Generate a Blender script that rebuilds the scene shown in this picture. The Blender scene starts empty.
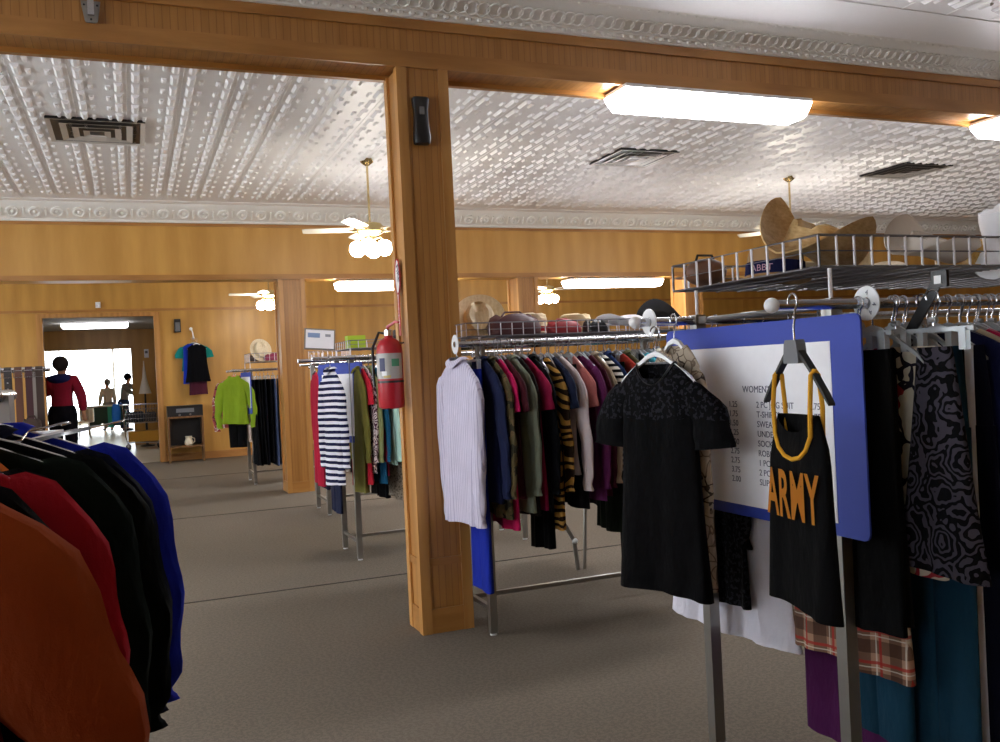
import bpy, bmesh, math, random
from mathutils import Vector, Matrix
C = bpy.context.scene.collection
PI = math.pi; sin = math.sin; cos = math.cos
R = math.radians
rnd = random.Random(7)

# ------------------------------------------------------------------ materials
def lin(c):
    if isinstance(c, str):
        c = [int(c[i:i+2], 16)/255 for i in (0, 2, 4)]
    return tuple(x/12.92 if x <= .04045 else ((x+.055)/1.055)**2.4 for x in c) + (1,)
def newmat(name):
    m = bpy.data.materials.new(name); m.use_nodes = True
    return m, m.node_tree, m.node_tree.nodes['Principled BSDF']
def node(nt, t, **k):
    n = nt.nodes.new(t)
    for a, b in k.items():
        if a in n.inputs.keys(): n.inputs[a].default_value = b
        else: setattr(n, a, b)
    return n
def mth(nt, op, a, b=None):
    n = nt.nodes.new('ShaderNodeMath'); n.operation = op
    for i, v in enumerate((a, b)):
        if v is None: continue
        if isinstance(v, (int, float)): n.inputs[i].default_value = v
        else: nt.links.new(v, n.inputs[i])
    return n.outputs[0]
def mixc(nt, f, a, b):
    n = nt.nodes.new('ShaderNodeMix'); n.data_type = 'RGBA'
    for i, v in ((0, f), (6, a), (7, b)):
        if isinstance(v, (int, float, tuple)): n.inputs[i].default_value = v
        else: nt.links.new(v, n.inputs[i])
    return n.outputs[2]
def coords(nt, scale=(1, 1, 1), kind='Object'):
    tc = nt.nodes.new('ShaderNodeTexCoord'); mp = nt.nodes.new('ShaderNodeMapping')
    mp.inputs['Scale'].default_value = scale; nt.links.new(tc.outputs[kind], mp.inputs[0]); return mp.outputs[0]
def noise(nt, vec, s, d=2, r=.5):
    n = node(nt, 'ShaderNodeTexNoise', Scale=s, Detail=d, Roughness=r); nt.links.new(vec, n.inputs['Vector']); return n.outputs[0]
def bump(nt, b, h, dist, st=1):
    n = node(nt, 'ShaderNodeBump', Strength=st, Distance=dist); nt.links.new(h, n.inputs['Height']); nt.links.new(n.outputs[0], b.inputs['Normal'])
def plain(name, col, rough=.5, metal=0, spec=.5, nz=0):
    m, nt, b = newmat(name); b.inputs['Base Color'].default_value = lin(col)
    b.inputs['Roughness'].default_value = rough; b.inputs['Metallic'].default_value = metal
    b.inputs['Specular IOR Level'].default_value = spec
    v = coords(nt); n = noise(nt, v, 30, 3)
    c = lin(col); k = 1-(nz or .08)
    nt.links.new(mixc(nt, n, c, (c[0]*k, c[1]*k, c[2]*k, 1)), b.inputs['Base Color'])
    return m
def emit(name, col, s):
    m, nt, b = newmat(name); b.inputs['Base Color'].default_value = lin(col)
    b.inputs['Emission Color'].default_value = lin(col); b.inputs['Emission Strength'].default_value = s; return m
def wood(name, c1, c2, sc=(9, 9, .8), groove=None, rough=.38):
    m, nt, b = newmat(name); v = coords(nt, sc)
    n1 = noise(nt, v, 1.6, 4, .6)
    w = node(nt, 'ShaderNodeTexWave', Scale=1.1, Distortion=7.0, Detail=2.0); w.inputs['Detail Scale'].default_value = .8
    nt.links.new(coords(nt, tuple(x*.32 for x in sc)), w.inputs['Vector'])
    f = mth(nt, 'ADD', mth(nt, 'MULTIPLY', n1, .84), mth(nt, 'MULTIPLY', w.outputs[1] if len(w.outputs) > 1 else w.outputs[0], .16))
    cr = nt.nodes.new('ShaderNodeValToRGB'); cr.color_ramp.elements[0].position = .3; cr.color_ramp.elements[1].position = .75
    cr.color_ramp.elements[0].color = lin(c2); cr.color_ramp.elements[1].color = lin(c1)
    nt.links.new(f, cr.inputs[0]); col = cr.outputs[0]
    big = noise(nt, coords(nt, (1, 1, 1)), 1.3, 1)
    col = mixc(nt, mth(nt, 'MULTIPLY', big, .35), col, lin(c2))
    if groove:
        ax, per, wd = groove
        s = nt.nodes.new('ShaderNodeSeparateXYZ'); nt.links.new(coords(nt), s.inputs[0])
        fr = mth(nt, 'FRACT', mth(nt, 'DIVIDE', s.outputs[ax], per)); g = mth(nt, 'LESS_THAN', fr, wd)
        dk = lin(c2); col = mixc(nt, mth(nt, 'MULTIPLY', g, .6), col, (dk[0]*.6, dk[1]*.55, dk[2]*.5, 1))
        bump(nt, b, mth(nt, 'SUBTRACT', 1.0, g), .004)
    nt.links.new(col, b.inputs['Base Color']); b.inputs['Roughness'].default_value = rough
    return m

_fab = {}
def fab(col, pat=None, c2='ffffff', c3='000000', sc=1.0, rough=.9, off=0):
    key = (col, pat, c2, c3, sc, rough, off)
    if key in _fab: return _fab[key]
    m, nt, b = newmat('fabric_%s_%s' % (col, pat or 'plain'))
    b.inputs['Roughness'].default_value = rough; b.inputs['Specular IOR Level'].default_value = .12
    v = coords(nt); sep = nt.nodes.new('ShaderNodeSeparateXYZ'); nt.links.new(v, sep.inputs[0])
    X, Y, Z = sep.outputs; a = lin(col); out = None
    if max(a[:3]) < .03: a = tuple(q*.45 for q in a[:3])+(1,)     # black dye
    soft = noise(nt, coords(nt, (1, 1, 1)), 7, 2)
    if pat == 'hstripe':
        n = mth(nt, 'MULTIPLY', noise(nt, v, 3, 1), .02)
        out = mixc(nt, mth(nt, 'LESS_THAN', mth(nt, 'FRACT', mth(nt, 'DIVIDE', mth(nt, 'ADD', Z, n), .045*sc)), .5), a, lin(c2))
    elif pat == 'pin':
        out = mixc(nt, mth(nt, 'LESS_THAN', mth(nt, 'FRACT', mth(nt, 'DIVIDE', X, .018*sc)), .25), a, lin(c2))
    elif pat == 'side':
        q = mth(nt, 'ABSOLUTE', mth(nt, 'SUBTRACT', X, off)); out = mixc(nt, mth(nt, 'LESS_THAN', q, .013), a, lin(c2))
    elif pat == 'plaid':
        h = mth(nt, 'FRACT', mth(nt, 'DIVIDE', X, .12*sc)); w = mth(nt, 'FRACT', mth(nt, 'DIVIDE', Z, .12*sc))
        o = mixc(nt, mth(nt, 'MULTIPLY', mth(nt, 'LESS_THAN', h, .42), .6), a, lin(c2))
        o = mixc(nt, mth(nt, 'MULTIPLY', mth(nt, 'LESS_THAN', w, .42), .6), o, lin(c2))
        for q in (h, w):
            o = mixc(nt, mth(nt, 'MULTIPLY', mth(nt, 'LESS_THAN', mth(nt, 'ABSOLUTE', mth(nt, 'SUBTRACT', q, .7)), .05), .85), o, lin(c3))
            o = mixc(nt, mth(nt, 'MULTIPLY', mth(nt, 'LESS_THAN', mth(nt, 'ABSOLUTE', mth(nt, 'SUBTRACT', q, .55)), .02), .7), o, (.8, .75, .65, 1))
        out = o
    elif pat == 'tiger':
        w = node(nt, 'ShaderNodeTexWave', Scale=9*sc, Distortion=14.0, Detail=1.5); w.bands_direction = 'Z'; nt.links.new(coords(nt, (.5, .5, 1)), w.inputs['Vector'])
        out = mixc(nt, mth(nt, 'GREATER_THAN', w.outputs[1], .52), a, lin(c2))
    elif pat == 'camo':
        out = mixc(nt, mth(nt, 'GREATER_THAN', noise(nt, v, 18*sc, 2), .52), a, lin(c2))
        out = mixc(nt, mth(nt, 'GREATER_THAN', noise(nt, coords(nt, (1.3, .9, 1.1)), 24*sc, 2), .58), out, lin(c3))
    elif pat == 'rose':
        w = node(nt, 'ShaderNodeTexVoronoi', Scale=11*sc); nt.links.new(v, w.inputs['Vector'])
        nn = noise(nt, v, 16*sc, 2)
        s = mth(nt, 'SINE', mth(nt, 'ADD', mth(nt, 'MULTIPLY', w.outputs['Distance'], 26), mth(nt, 'MULTIPLY', nn, 36)))
        out = mixc(nt, mth(nt, 'GREATER_THAN', s, .1), a, lin(c2))
    elif pat == 'twig':
        w = node(nt, 'ShaderNodeTexVoronoi', Scale=13*sc); w.feature = 'DISTANCE_TO_EDGE'
        nv = nt.nodes.new('ShaderNodeVectorMath'); nv.operation = 'ADD'; nt.links.new(v, nv.inputs[0])
        no = node(nt, 'ShaderNodeTexNoise', Scale=9.0); nt.links.new(v, no.inputs['Vector']); sc_ = nt.nodes.new('ShaderNodeVectorMath'); sc_.operation = 'SCALE'; sc_.inputs['Scale'].default_value = .12
        nt.links.new(no.outputs['Color'], sc_.inputs[0]); nt.links.new(sc_.outputs[0], nv.inputs[1]); nt.links.new(nv.outputs[0], w.inputs['Vector'])
        q = mixc(nt, mth(nt, 'GREATER_THAN', noise(nt, v, 6, 0), .5), lin(c2), lin(c3))
        out = mixc(nt, mth(nt, 'LESS_THAN', w.outputs['Distance'], .05), a, q)
    elif pat == 'lace':
        out = mixc(nt, mth(nt, 'GREATER_THAN', noise(nt, v, 75*sc, 2), .55), a, lin(c2))
    elif pat == 'yoke':   # lace above the bust line, plain below
        l = mixc(nt, mth(nt, 'GREATER_THAN', noise(nt, v, 75, 2), .56), a, lin(c2))
        out = mixc(nt, mth(nt, 'GREATER_THAN', mth(nt, 'ADD', Z, mth(nt, 'MULTIPLY', noise(nt, v, 20, 1), .02)), off), a, l)
    else: out = a
    k = (.8, .8, .8, 1)
    n = nt.nodes.new('ShaderNodeMix'); n.data_type = 'RGBA'; n.blend_type = 'MULTIPLY'; n.inputs[7].default_value = k
    nt.links.new(soft, n.inputs[0])
    if isinstance(out, tuple): n.inputs[6].default_value = out
    else: nt.links.new(out, n.inputs[6])
    nt.links.new(n.outputs[2], b.inputs['Base Color'])
    wr = noise(nt, coords(nt, (1.6, 1.6, .7)), 9, 3, .55)
    bump(nt, b, mth(nt, 'ADD', mth(nt, 'MULTIPLY', wr, 1.0), mth(nt, 'MULTIPLY', noise(nt, coords(nt), 380, 2), .05)), .03, .55)
    _fab[key] = m; return m

PINE = wood('pine_panel', 'd6a456', 'ba883e', sc=(3.2, 3.2, .55))
PINE2 = wood('pine_panel_far', 'd2a04e', 'b2823a', sc=(3.6, 3.6, .5))
PINEV = wood('beadboard', 'bf8a4a', 'a06c34', groove=(0, .036, .1))
PINEVY = wood('beadboard_side', 'c8924e', 'a8733a', groove=(1, .036, .1))
TRIM = wood('pine_trim', 'c08a4a', '9c6830', sc=(1.2, 9, 9))
TRIMV = wood('pine_trim_upright', 'd09a58', 'a8743a', sc=(10, 10, .7))
DWOOD = wood('brown_shelf_wood', '8a6238', '5f4022')
TIN = plain('painted_tin', 'fbfafc', .45, nz=.04)
CORN = plain('painted_cornice', 'f2f0ec', .4, nz=.05)
CHROME = plain('chrome', 'c8c8cc', .22, 1)
STEEL = plain('brushed_steel', '9a9894', .38, .9)
WIREW = plain('white_coated_wire', 'e8e4ea', .35)
WIRED = plain('grey_wire', '8c8a90', .35, .6)
BRASS = plain('brass', 'cdb684', .25, 1)
WHITEP = plain('white_plastic', 'f0f0f2', .35)
BLACKP = plain('black_plastic', '17171a', .35)
GREYP = plain('grey_plastic', '6e7076', .45)
BLUEC = plain('blue_card', '2c43ac', .6)
PAPER = plain('white_paper', 'fbfaff', .6)
INK = plain('grey_ink', '5a5a72', .7)
REDP = plain('red_enamel', 'b81f2c', .3)
SKIN = plain('skin', 'c08a6c', .6)
HAIR = plain('dark_hair', '1e1718', .8)
STRAW = wood('straw', 'ecd09a', 'c49c64', sc=(25, 25, 90), rough=.75)
STRAWP = wood('pale_straw', 'ece0c4', 'd2bf98', sc=(40, 40, 90), rough=.75)
LAMPM = emit('lamp_diffuser', 'fbfaff', 22.0)
GLOBEM = emit('lamp_globe', 'fff6e6', 34.0)
m, nt, b = newmat('clear_plastic'); b.inputs['Base Color'].default_value = lin('dfe6ec'); b.inputs['Roughness'].default_value = .12
b.inputs['Transmission Weight'].default_value = .55; b.inputs['IOR'].default_value = 1.4; CLEAR = m
m, nt, b = newmat('window_glass'); b.inputs['Base Color'].default_value = (1, 1, 1, 1); b.inputs['Roughness'].default_value = 0
GLASS = m; tr = nt.nodes.new('ShaderNodeBsdfTransparent'); gl_ = nt.nodes.new('ShaderNodeBsdfGlossy'); gl_.inputs['Roughness'].default_value = .02
mx_ = nt.nodes.new('ShaderNodeMixShader'); mx_.inputs[0].default_value = .06; nt.links.new(tr.outputs[0], mx_.inputs[1]); nt.links.new(gl_.outputs[0], mx_.inputs[2]); nt.links.new(mx_.outputs[0], nt.nodes['Material Output'].inputs[0])
# carpet
m, nt, b = newmat('carpet'); v = coords(nt)
n = noise(nt, v, 150, 4, .8); n2 = noise(nt, coords(nt, (.5, 1.2, 1)), 1.1, 3); n3 = noise(nt, v, 60, 2)
c = mixc(nt, n, lin('3f382f'), lin('9a8e7e')); c = mixc(nt, mth(nt, 'MULTIPLY', n2, .5), c, lin('6a6257')); c = mixc(nt, mth(nt, 'MULTIPLY', mth(nt, 'GREATER_THAN', n3, .5), .22), c, lin('3a332b'))
nt.links.new(c, b.inputs['Base Color']); b.inputs['Roughness'].default_value = .95; b.inputs['Specular IOR Level'].default_value = .15
bump(nt, b, n, .004, .7); CARPET = m
m, nt, b = newmat('vinyl'); v = coords(nt); nt.links.new(mixc(nt, noise(nt, v, 3, 3), lin('cfc6b0'), lin('e4dcc8')), b.inputs['Base Color']); b.inputs['Roughness'].default_value = .3; VINYL = m

# ------------------------------------------------------------------ mesh helpers
class MB:
    def __init__(s): s.v = []; s.f = []; s.m = []
    def box(s, x0, x1, y0, y1, z0, z1, mi=0):
        n = len(s.v); s.v += [(x, y, z) for z in (z0, z1) for y in (y0, y1) for x in (x0, x1)]
        for q in ((0, 2, 3, 1), (4, 5, 7, 6), (0, 1, 5, 4), (2, 6, 7, 3), (0, 4, 6, 2), (1, 3, 7, 5)): s.f.append([n+i for i in q]); s.m.append(mi)
        return s
    def loft(s, rings, mi=0, cap0=False, cap1=False, closed=True):
        n0 = len(s.v); N = len(rings[0])
        for r in rings: s.v += [tuple(p) for p in r]
        for i in range(len(rings)-1):
            for j in range(N if closed else N-1):
                k = (j+1) % N; s.f.append([n0+i*N+j, n0+i*N+k, n0+(i+1)*N+k, n0+(i+1)*N+j]); s.m.append(mi)
        if cap0: s.f.append([n0+j for j in range(N)][::-1]); s.m.append(mi)
        if cap1: s.f.append([n0+(len(rings)-1)*N+j for j in range(N)]); s.m.append(mi)
        return s
    def tube(s, pts, r, N=8, mi=0, cap=True, closed=False):
        P = [Vector(p) for p in pts]; n = len(P)
        T = [((P[(i+1) % n] if (closed or i < n-1) else P[i])-(P[i-1] if (closed or i > 0) else P[i])).normalized() for i in range(n)]
        a = Vector((0, 0, 1)) if abs(T[0].z) < .9 else Vector((1, 0, 0))
        u = T[0].cross(a).normalized(); rings = []
        for i in range(n):
            u = (u-T[i]*u.dot(T[i])).normalized(); w = T[i].cross(u)
            rr = r[i] if isinstance(r, (list, tuple)) else r
            rings.append([P[i]+(u*cos(2*PI*j/N)+w*sin(2*PI*j/N))*rr for j in range(N)])
        if closed: rings.append(rings[0])
        s.loft(rings, mi, cap and not closed, cap and not closed); return s
    def lathe(s, prof, N=24, c=(0, 0, 0), mi=0, cap=True):
        rings = [[(c[0]+r*cos(2*PI*j/N), c[1]+r*sin(2*PI*j/N), c[2]+z) for j in range(N)] for r, z in prof]
        s.loft(rings, mi, cap, cap); return s
    def sph(s, c, r, N=14, M=9, mi=0, sc=(1, 1, 1)):
        rings = [[(c[0]+sc[0]*r*sin(PI*(i+.02)/(M+.04))*cos(2*PI*j/N), c[1]+sc[1]*r*sin(PI*(i+.02)/(M+.04))*sin(2*PI*j/N), c[2]-sc[2]*r*cos(PI*(i+.02)/(M+.04))) for j in range(N)] for i in range(M+1)]
        s.loft(rings, mi, True, True); return s
    def xf(s, M):
        s.v = [tuple(M @ Vector(p)) for p in s.v]; return s
    def add(s, o, mi=None):
        n = len(s.v); s.v += o.v; s.f += [[n+i for i in f] for f in o.f]; s.m += [mi if mi is not None else k for k in o.m]; return s
    def mesh(s, name, mats, smooth=True):
        me = bpy.data.meshes.new(name); me.from_pydata(s.v, [], s.f)
        for mt in (mats if isinstance(mats, (list, tuple)) else [mats]): me.materials.append(mt)
        me.polygons.foreach_set('material_index', s.m)
        bm = bmesh.new(); bm.from_mesh(me); bmesh.ops.recalc_face_normals(bm, faces=bm.faces)
        if smooth:
            for f in bm.faces: f.smooth = True
            for e in bm.edges:
                if len(e.link_faces) == 2 and e.calc_face_angle(0) > R(38): e.smooth = False
        bm.to_mesh(me); bm.free(); return me
    def build(s, name, mats, parent=None, smooth=True):
        o = bpy.data.objects.new(name, s.mesh(name, mats, smooth)); C.objects.link(o)
        if parent: o.parent = parent
        return o
def tag(o, label, cat, group=None, kind=None):
    if label: o['label'] = label
    if cat: o['category'] = cat
    if group: o['group'] = group
    if kind: o['kind'] = kind
    return o
def thing(name, label, cat, loc=(0, 0, 0), rz=0, group=None):
    o = bpy.data.objects.new(name, None); C.objects.link(o); o.location = loc; o.rotation_euler = (0, 0, R(rz)); o.empty_display_size = .1
    return tag(o, label, cat, group)
def struct(name, mb, mat, smooth=False):
    o = mb.build(name, mat, None, smooth); o['kind'] = 'structure'; return o
def inst(o, parent=None, loc=None, rz=None):
    """copy of a thing with copies of its parts and sub-parts"""
    c = o.copy(); C.objects.link(c)
    if parent: c.parent = parent
    if loc is not None: c.location = loc
    if rz is not None: c.rotation_euler = (0, 0, R(rz))
    for ch in list(o.children): inst(ch, c)
    return c
def textmb(txt, size, depth=.0006, font_space=1.0, bold=0):
    cu = bpy.data.curves.new('t', 'FONT'); cu.body = txt; cu.size = size; cu.extrude = depth; cu.offset = bold; cu.space_character = font_space; cu.resolution_u = 3
    ob = bpy.data.objects.new('t', cu); C.objects.link(ob); bpy.context.view_layer.update()
    me = bpy.data.meshes.new_from_object(ob.evaluated_get(bpy.context.evaluated_depsgraph_get()))
    mb = MB(); mb.v = [tuple(v.co) for v in me.vertices]; mb.f = [list(p.vertices) for p in me.polygons]; mb.m = [0]*len(mb.f)
    bpy.data.objects.remove(ob); bpy.data.curves.remove(cu); bpy.data.meshes.remove(me)
    mb.xf(Matrix(((1, 0, 0, 0), (0, 0, -1, 0), (0, 1, 0, 0), (0, 0, 0, 1))))   # stands up, read from -y
    return mb

# ------------------------------------------------------------------ room shell
XL, XR = -6.0, 19.0
CZ = 3.46                     # tin ceiling of the middle bay
B1a, B1b, B1z = 4.63, 4.88, 3.02
B2a, B2b, B2z = 11.18, 11.56, 2.60
YB = 17.45
fl = MB().box(XL, XR, -5, YB+.1, -.06, 0); struct('floor', fl, CARPET)
sm = MB()
for y in (2.3, 6.11, 9.95, 14.2): sm.box(XL, XR, y-.004, y+.004, .0005, .004)
for i in (1,): pass
struct('trim_1', sm, plain('carpet_seam_binding', '352f29', .9))
struct('floor.001', MB().box(-6, 5, YB+.1, 38, -.06, -.002), VINYL)
# tin ceiling with pressed relief
def tin(mb, x0, x1, y0, y1, z, px, py):
    mb.box(x0, x1, y0, y1, z, z+.05)
    def bar(a, b, c, d, h, s=.006):
        n = len(mb.v)
        mb.v += [(a, c, z), (b, c, z), (b, d, z), (a, d, z), (a+s, c+s, z-h), (b-s, c+s, z-h), (b-s, d-s, z-h), (a+s, d-s, z-h)]
        for q in ((4, 7, 6, 5), (0, 4, 5, 1), (1, 5, 6, 2), (2, 6, 7, 3), (3, 7, 4, 0)): mb.f.append([n+i for i in q]); mb.m.append(0)
    i = math.ceil(x0/px)
    xs = [k*px+.065 for k in range(math.floor(x0/px), math.ceil(x1/px)+1) if x0+.04 < k*px+.065 < x1-.2]
    for x in xs:
        bar(x-.005, x+.005, y0, y1, .004, .002)
        y = y0+.01
        while y+py < y1:
            L = py*.74
            for s in (1, -1):
                a, b_ = (x+.028, x+.082) if s > 0 else (x-.082, x-.028)
                bar(a, b_, y, y+L, .02, .016)
                a, b_ = (x+.104, x+.138) if s > 0 else (x-.138, x-.104)
                bar(a, b_, y+py*.3, y+py*.66, .014, .01)
            y += py
cm = MB(); tin(cm, XL, XR, B1b+.02, B2a-.32, CZ, .355, .25); cm.box(XL, XR, B2a-.32, B2a, CZ-.006, CZ+.05)
struct('ceiling', cm, TIN)
cm = MB(); tin(cm, XL, XR, 1.0, 4.05, 3.41, .355, .25); cm.box(XL, XR, -5, 1.0, 3.41, 3.46); cm.box(XL, XR, 4.05, B1a, 3.404, 3.46)
struct('ceiling.001', cm, TIN)
struct('ceiling.002', MB().box(XL, XR, B2b, YB, 3.46, 3.51), TIN)
PCP = plain('plain_ceiling_paint', 'b4b2ae', .7); struct('ceiling.003', MB().box(-6, 5, YB+.12, 23, 2.72, 2.77), PCP); struct('ceiling.004', MB().box(-6, 5, 23.12, 38, 3.4, 3.45), PCP)
# walls
WY = [(-3.6, -.6), (.6, 3.9), (5.6, 10.2), (12.6, 16.4)]
wl = MB(); yy = -5
for a_, b_ in WY: wl.box(XL-.1, XL, yy, a_, 0, 3.6).box(XL-.1, XL, a_, b_, 0, .7).box(XL-.1, XL, a_, b_, 2.75, 3.6); yy = b_
wl.box(XL-.1, XL, yy, YB, 0, 3.6); struct('wall_left', wl, PINE)
for i_, (a_, b_) in enumerate(WY):
    m_ = MB()
    for q in range(4): y_ = a_+(b_-a_-.06)*q/3; m_.box(XL-.08, XL-.02, y_, y_+.06, .7, 2.75)
    m_.box(XL-.08, XL-.02, a_, b_, .7, .76).box(XL-.08, XL-.02, a_, b_, 2.69, 2.75)
    f_ = struct('window_%d' % (i_+2), m_, plain('white_window_frame_b', 'e8e8e8', .4)); MB().box(XL-.055, XL-.05, a_+.03, b_-.03, .73, 2.72).build('window_glass', GLASS, f_, False)
struct('wall_right', MB().box(XR, XR+.1, -5, YB, 0, 3.6), PINE)
struct('wall_front', MB().box(XL, XR, -5.1, -5, 0, 3.6), PINE)
DX0, DX1, DZ = -1.37, .42, 2.63
wb = MB().box(XL, DX0, YB, YB+.12, 0, 3.5).box(DX1, XR, YB, YB+.12, 0, 3.5).box(DX0, DX1, YB, YB+.12, DZ, 3.5)
struct('wall_back', wb, PINE2)
t = MB().box(XL, XR, YB-.02, YB, 2.72, 2.765)
x = 1.25
for xx in (-2.5, 3.7, 6.1, 8.5, 10.9, 13.3): t.box(xx-.004, xx+.004, YB-.004, YB, .1, 2.72)
struct('trim_2', t, TRIM)
t = MB().box(DX0-.10, DX0, YB-.03, YB+.14, 0, DZ).box(DX1, DX1+.10, YB-.03, YB+.14, 0, DZ).box(DX0-.1, DX1+.1, YB-.03, YB+.14, DZ, DZ+.07)
struct('trim_3', t, TRIMV)
struct('baseboard_back', MB().box(DX1+.1, XR, YB-.02, YB, 0, .13), TRIM)
# front shop room
FY = 23.0
w = MB().box(-6, -2.3, FY, FY+.12, 0, 3.42).box(.02, 5, FY, FY+.12, 0, 3.42).box(-2.3, .02, FY, FY+.12, 2.27, 3.42)
struct('wall_shopfront', w, PINE2)
struct('wall_entry_left', MB().box(-6.1, -6, YB, 38, 0, 3.42), PINE2)
struct('wall_entry_right', MB().box(5, 5.1, YB, 38, 0, 3.42), PINE2)
w1 = MB()
for x in (-6, -3.3, -.65, 2.0, 4.92): w1.box(x, x+.08, 37.95, 38.05, 0, 3.42)
w1.box(-6, 5, 37.95, 38.05, 0, .12).box(-6, 5, 37.95, 38.05, 3.3, 3.42)
fr = struct('window_1', w1, plain('white_window_frame', 'e8e8e8', .4))
g = MB().box(-5.95, 4.95, 37.99, 38.0, .12, 3.3).build('window_glass', GLASS, fr, False)

# beams
def beam(name, y0, y1, z0, zt, ztop, vname):
    o = struct(name, MB().box(XL, XR, y0+.012, y1-.012, z0+.012, ztop), vname)
    return o
struct('beam', MB().box(XL, XR, B1a+.012, B1b-.012, B1z+.014, 3.46), PINEV)
t = MB()
for ya, yb in ((B1a-.004, B1a+.014), (B1b-.014, B1b+.004)):
    t.box(XL, XR, ya, yb, B1z, B1z+.085).box(XL, XR, ya, yb, 3.225, 3.285)
t.box(XL, XR, B1b-.04, B1b, B1z-.012, B1z+.02)
struct('trim_4', t, TRIM)
struct('beam.001', MB().box(XL, XR, B2a, B2b, B2z+.01, 3.5), PINE)
t = MB().box(XL, XR, B2a-.015, B2a, B2z, B2z+.06).box(XL, XR, B2a-.012, B2a, 3.225, 3.26)
struct('trim_5', t, TRIM)
# cornices: cove profile plus pressed rings, eggs and beads
def cornice(name, prof, x0, x1, ring, N=10):
    mb = MB(); pr = [[(x, y, z) for x in (x0, x1)] for y, z in prof]; mb.loft(pr, closed=False)
    (ya, za), (yb, zb), r, sp, egg = ring
    d = Vector((0, yb-ya, zb-za)).normalized(); nrm = Vector((0, -d.z, d.y))
    if nrm.z > 0: nrm = -nrm
    mid = Vector((0, (ya+yb)/2, (za+zb)/2))+nrm*.008
    x = x0+.05
    while x < min(x1, 14):
        pts = [Vector((x, 0, 0))+mid+Vector((1, 0, 0))*r*cos(2*PI*k/N)+d*r*sin(2*PI*k/N) for k in range(N)]
        mb.tube(pts, r*(.16 if egg else .3), 5, closed=True)
        if not egg: c2_ = Vector((x+sp*.5, 0, 0))+mid; mb.tube([tuple(c2_-d*.05), tuple(c2_+d*.05)], .012, 5)
        if egg: mb.sph((x, prof[egg][0]-.006, prof[egg][1]), sp*.33, 6, 4, sc=(1, .5, .8)); mb.sph((x+sp*.5, prof[-2][0], prof[-2][1]), sp*.14, 5, 3)
        else: mb.sph(tuple(Vector((x, 0, 0))+mid), r*.4, 6, 4)
        x += sp
    struct(name, mb, CORN, True)
cornice('trim_7', [(B1a+.01, 3.275), (B1a-.02, 3.28), (B1a-.026, 3.30), (B1a-.045, 3.305), (B1a-.05, 3.32), (B1a-.12, 3.365), (B1a-.15, 3.375), (B1a-.17, 3.40), (B1a-.22, 3.41)], -3, 16, ((B1a-.05, 3.32), (B1a-.12, 3.365), .04, .064, 2))
cornice('trim_8', [(B2a+.01, 3.26), (B2a-.02, 3.265), (B2a-.03, 3.29), (B2a-.05, 3.30), (B2a-.15, 3.405), (B2a-.18, 3.42), (B2a-.2, 3.45), (B2a-.24, 3.46)], XL, XR, ((B2a-.05, 3.30), (B2a-.15, 3.405), .055, .22, 0))

# pillars
def pillar(name, x0, x1, y0, y1, zt, rail=True):
    o = thing(name, None, None, (0, 0, 0)); o['kind'] = 'structure'
    i = .014
    MB().box(x0+i, x1-i, y0+i, y1-i, 0, zt).build('core_panel', PINEV, o, False)
    t = MB(); s = .055
    for xa, xb in ((x0, x0+s), (x1-s, x1)):
        for ya, yb in ((y0, y0+s), (y1-s, y1)): t.box(xa, xb, ya, yb, 0, zt)
    t.build('corner_board', TRIMV, o, False)
    t = MB()
    for za, zb in ((0, .13),) + (((.36, .40),) if rail else ()):
        t.box(x0+.004, x1-.004, y0+.004, y1-.004, za, zb)
    t.build('cross_rail', TRIM, o, False)
    return o
p = pillar('pillar', 1.37, 1.66, 4.63, 4.88, B1z); p['label'] = 'near oak square post carrying the fire extinguisher'
p = pillar('pillar', 1.70, 2.02, 11.18, 11.56, B2z, False); p['label'] = 'far wooden post left of the near post'
p = pillar('pillar', 4.86, 5.16, 11.18, 11.56, B2z, False); p['label'] = 'far wooden post behind the middle rack'
p = pillar('pillar', 7.50, 7.80, 11.18, 11.56, B2z, False); p['label'] = 'far wooden post behind the near right basket'

# ------------------------------------------------------------------ lamps, fans, vents
def fixture(loc, L, W, label, grp='fluorescent fixtures', em=LAMPM):
    o = thing('ceiling_light', label, 'light', loc, 0, grp)
    MB().box(-L/2, L/2, -W/2, W/2, -.02, 0).build('housing', WHITEP, o, False)
    r = []
    for x in (-L/2, -L/2+.03, L/2-.03, L/2):
        k = .035 if abs(x) > L/2-.02 else 0
        r.append([(x, -W/2+.005, -.02), (x, -W/2+.01, -.07+k), (x, -W/2+.05, -.115+k), (x, W/2-.05, -.115+k), (x, W/2-.01, -.07+k), (x, W/2-.005, -.02)])
    MB().loft(r, 0, True, True).build('diffuser', em, o, False)
    return o
fixture((3.42, 4.72, B1z), 1.36, .27, 'long glowing fluorescent fixture under the near beam, above the middle rack')
fixture((6.46, 4.72, B1z), 1.36, .27, 'glowing fluorescent fixture under the near beam at right picture edge')
fixture((9.6, 4.70, B1z), 1.5, .33, 'fluorescent fixture under the near beam, outside the picture')
fixture((-2.2, 4.70, B1z), 1.5, .33, 'fluorescent fixture under the near beam, beyond left picture edge')
fixture((6.42, 11.36, B2z-.012), 1.5, .3, 'glowing fluorescent fixture under the far beam above the middle rack')
fixture((3.2, 11.36, B2z-.012), 1.5, .3, 'glowing fluorescent fixture under the far beam, behind the near post')
fixture((9.8, 11.36, B2z-.012), 1.5, .3, 'glowing fluorescent fixture under the far beam, behind the straw hats')
fixture((-.63, 20.3, 2.72), 1.25, .4, 'glowing fluorescent fixture on the ceiling of the room beyond the doorway', em=emit('dim_diffuser', 'fbfaff', 5.0))
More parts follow.
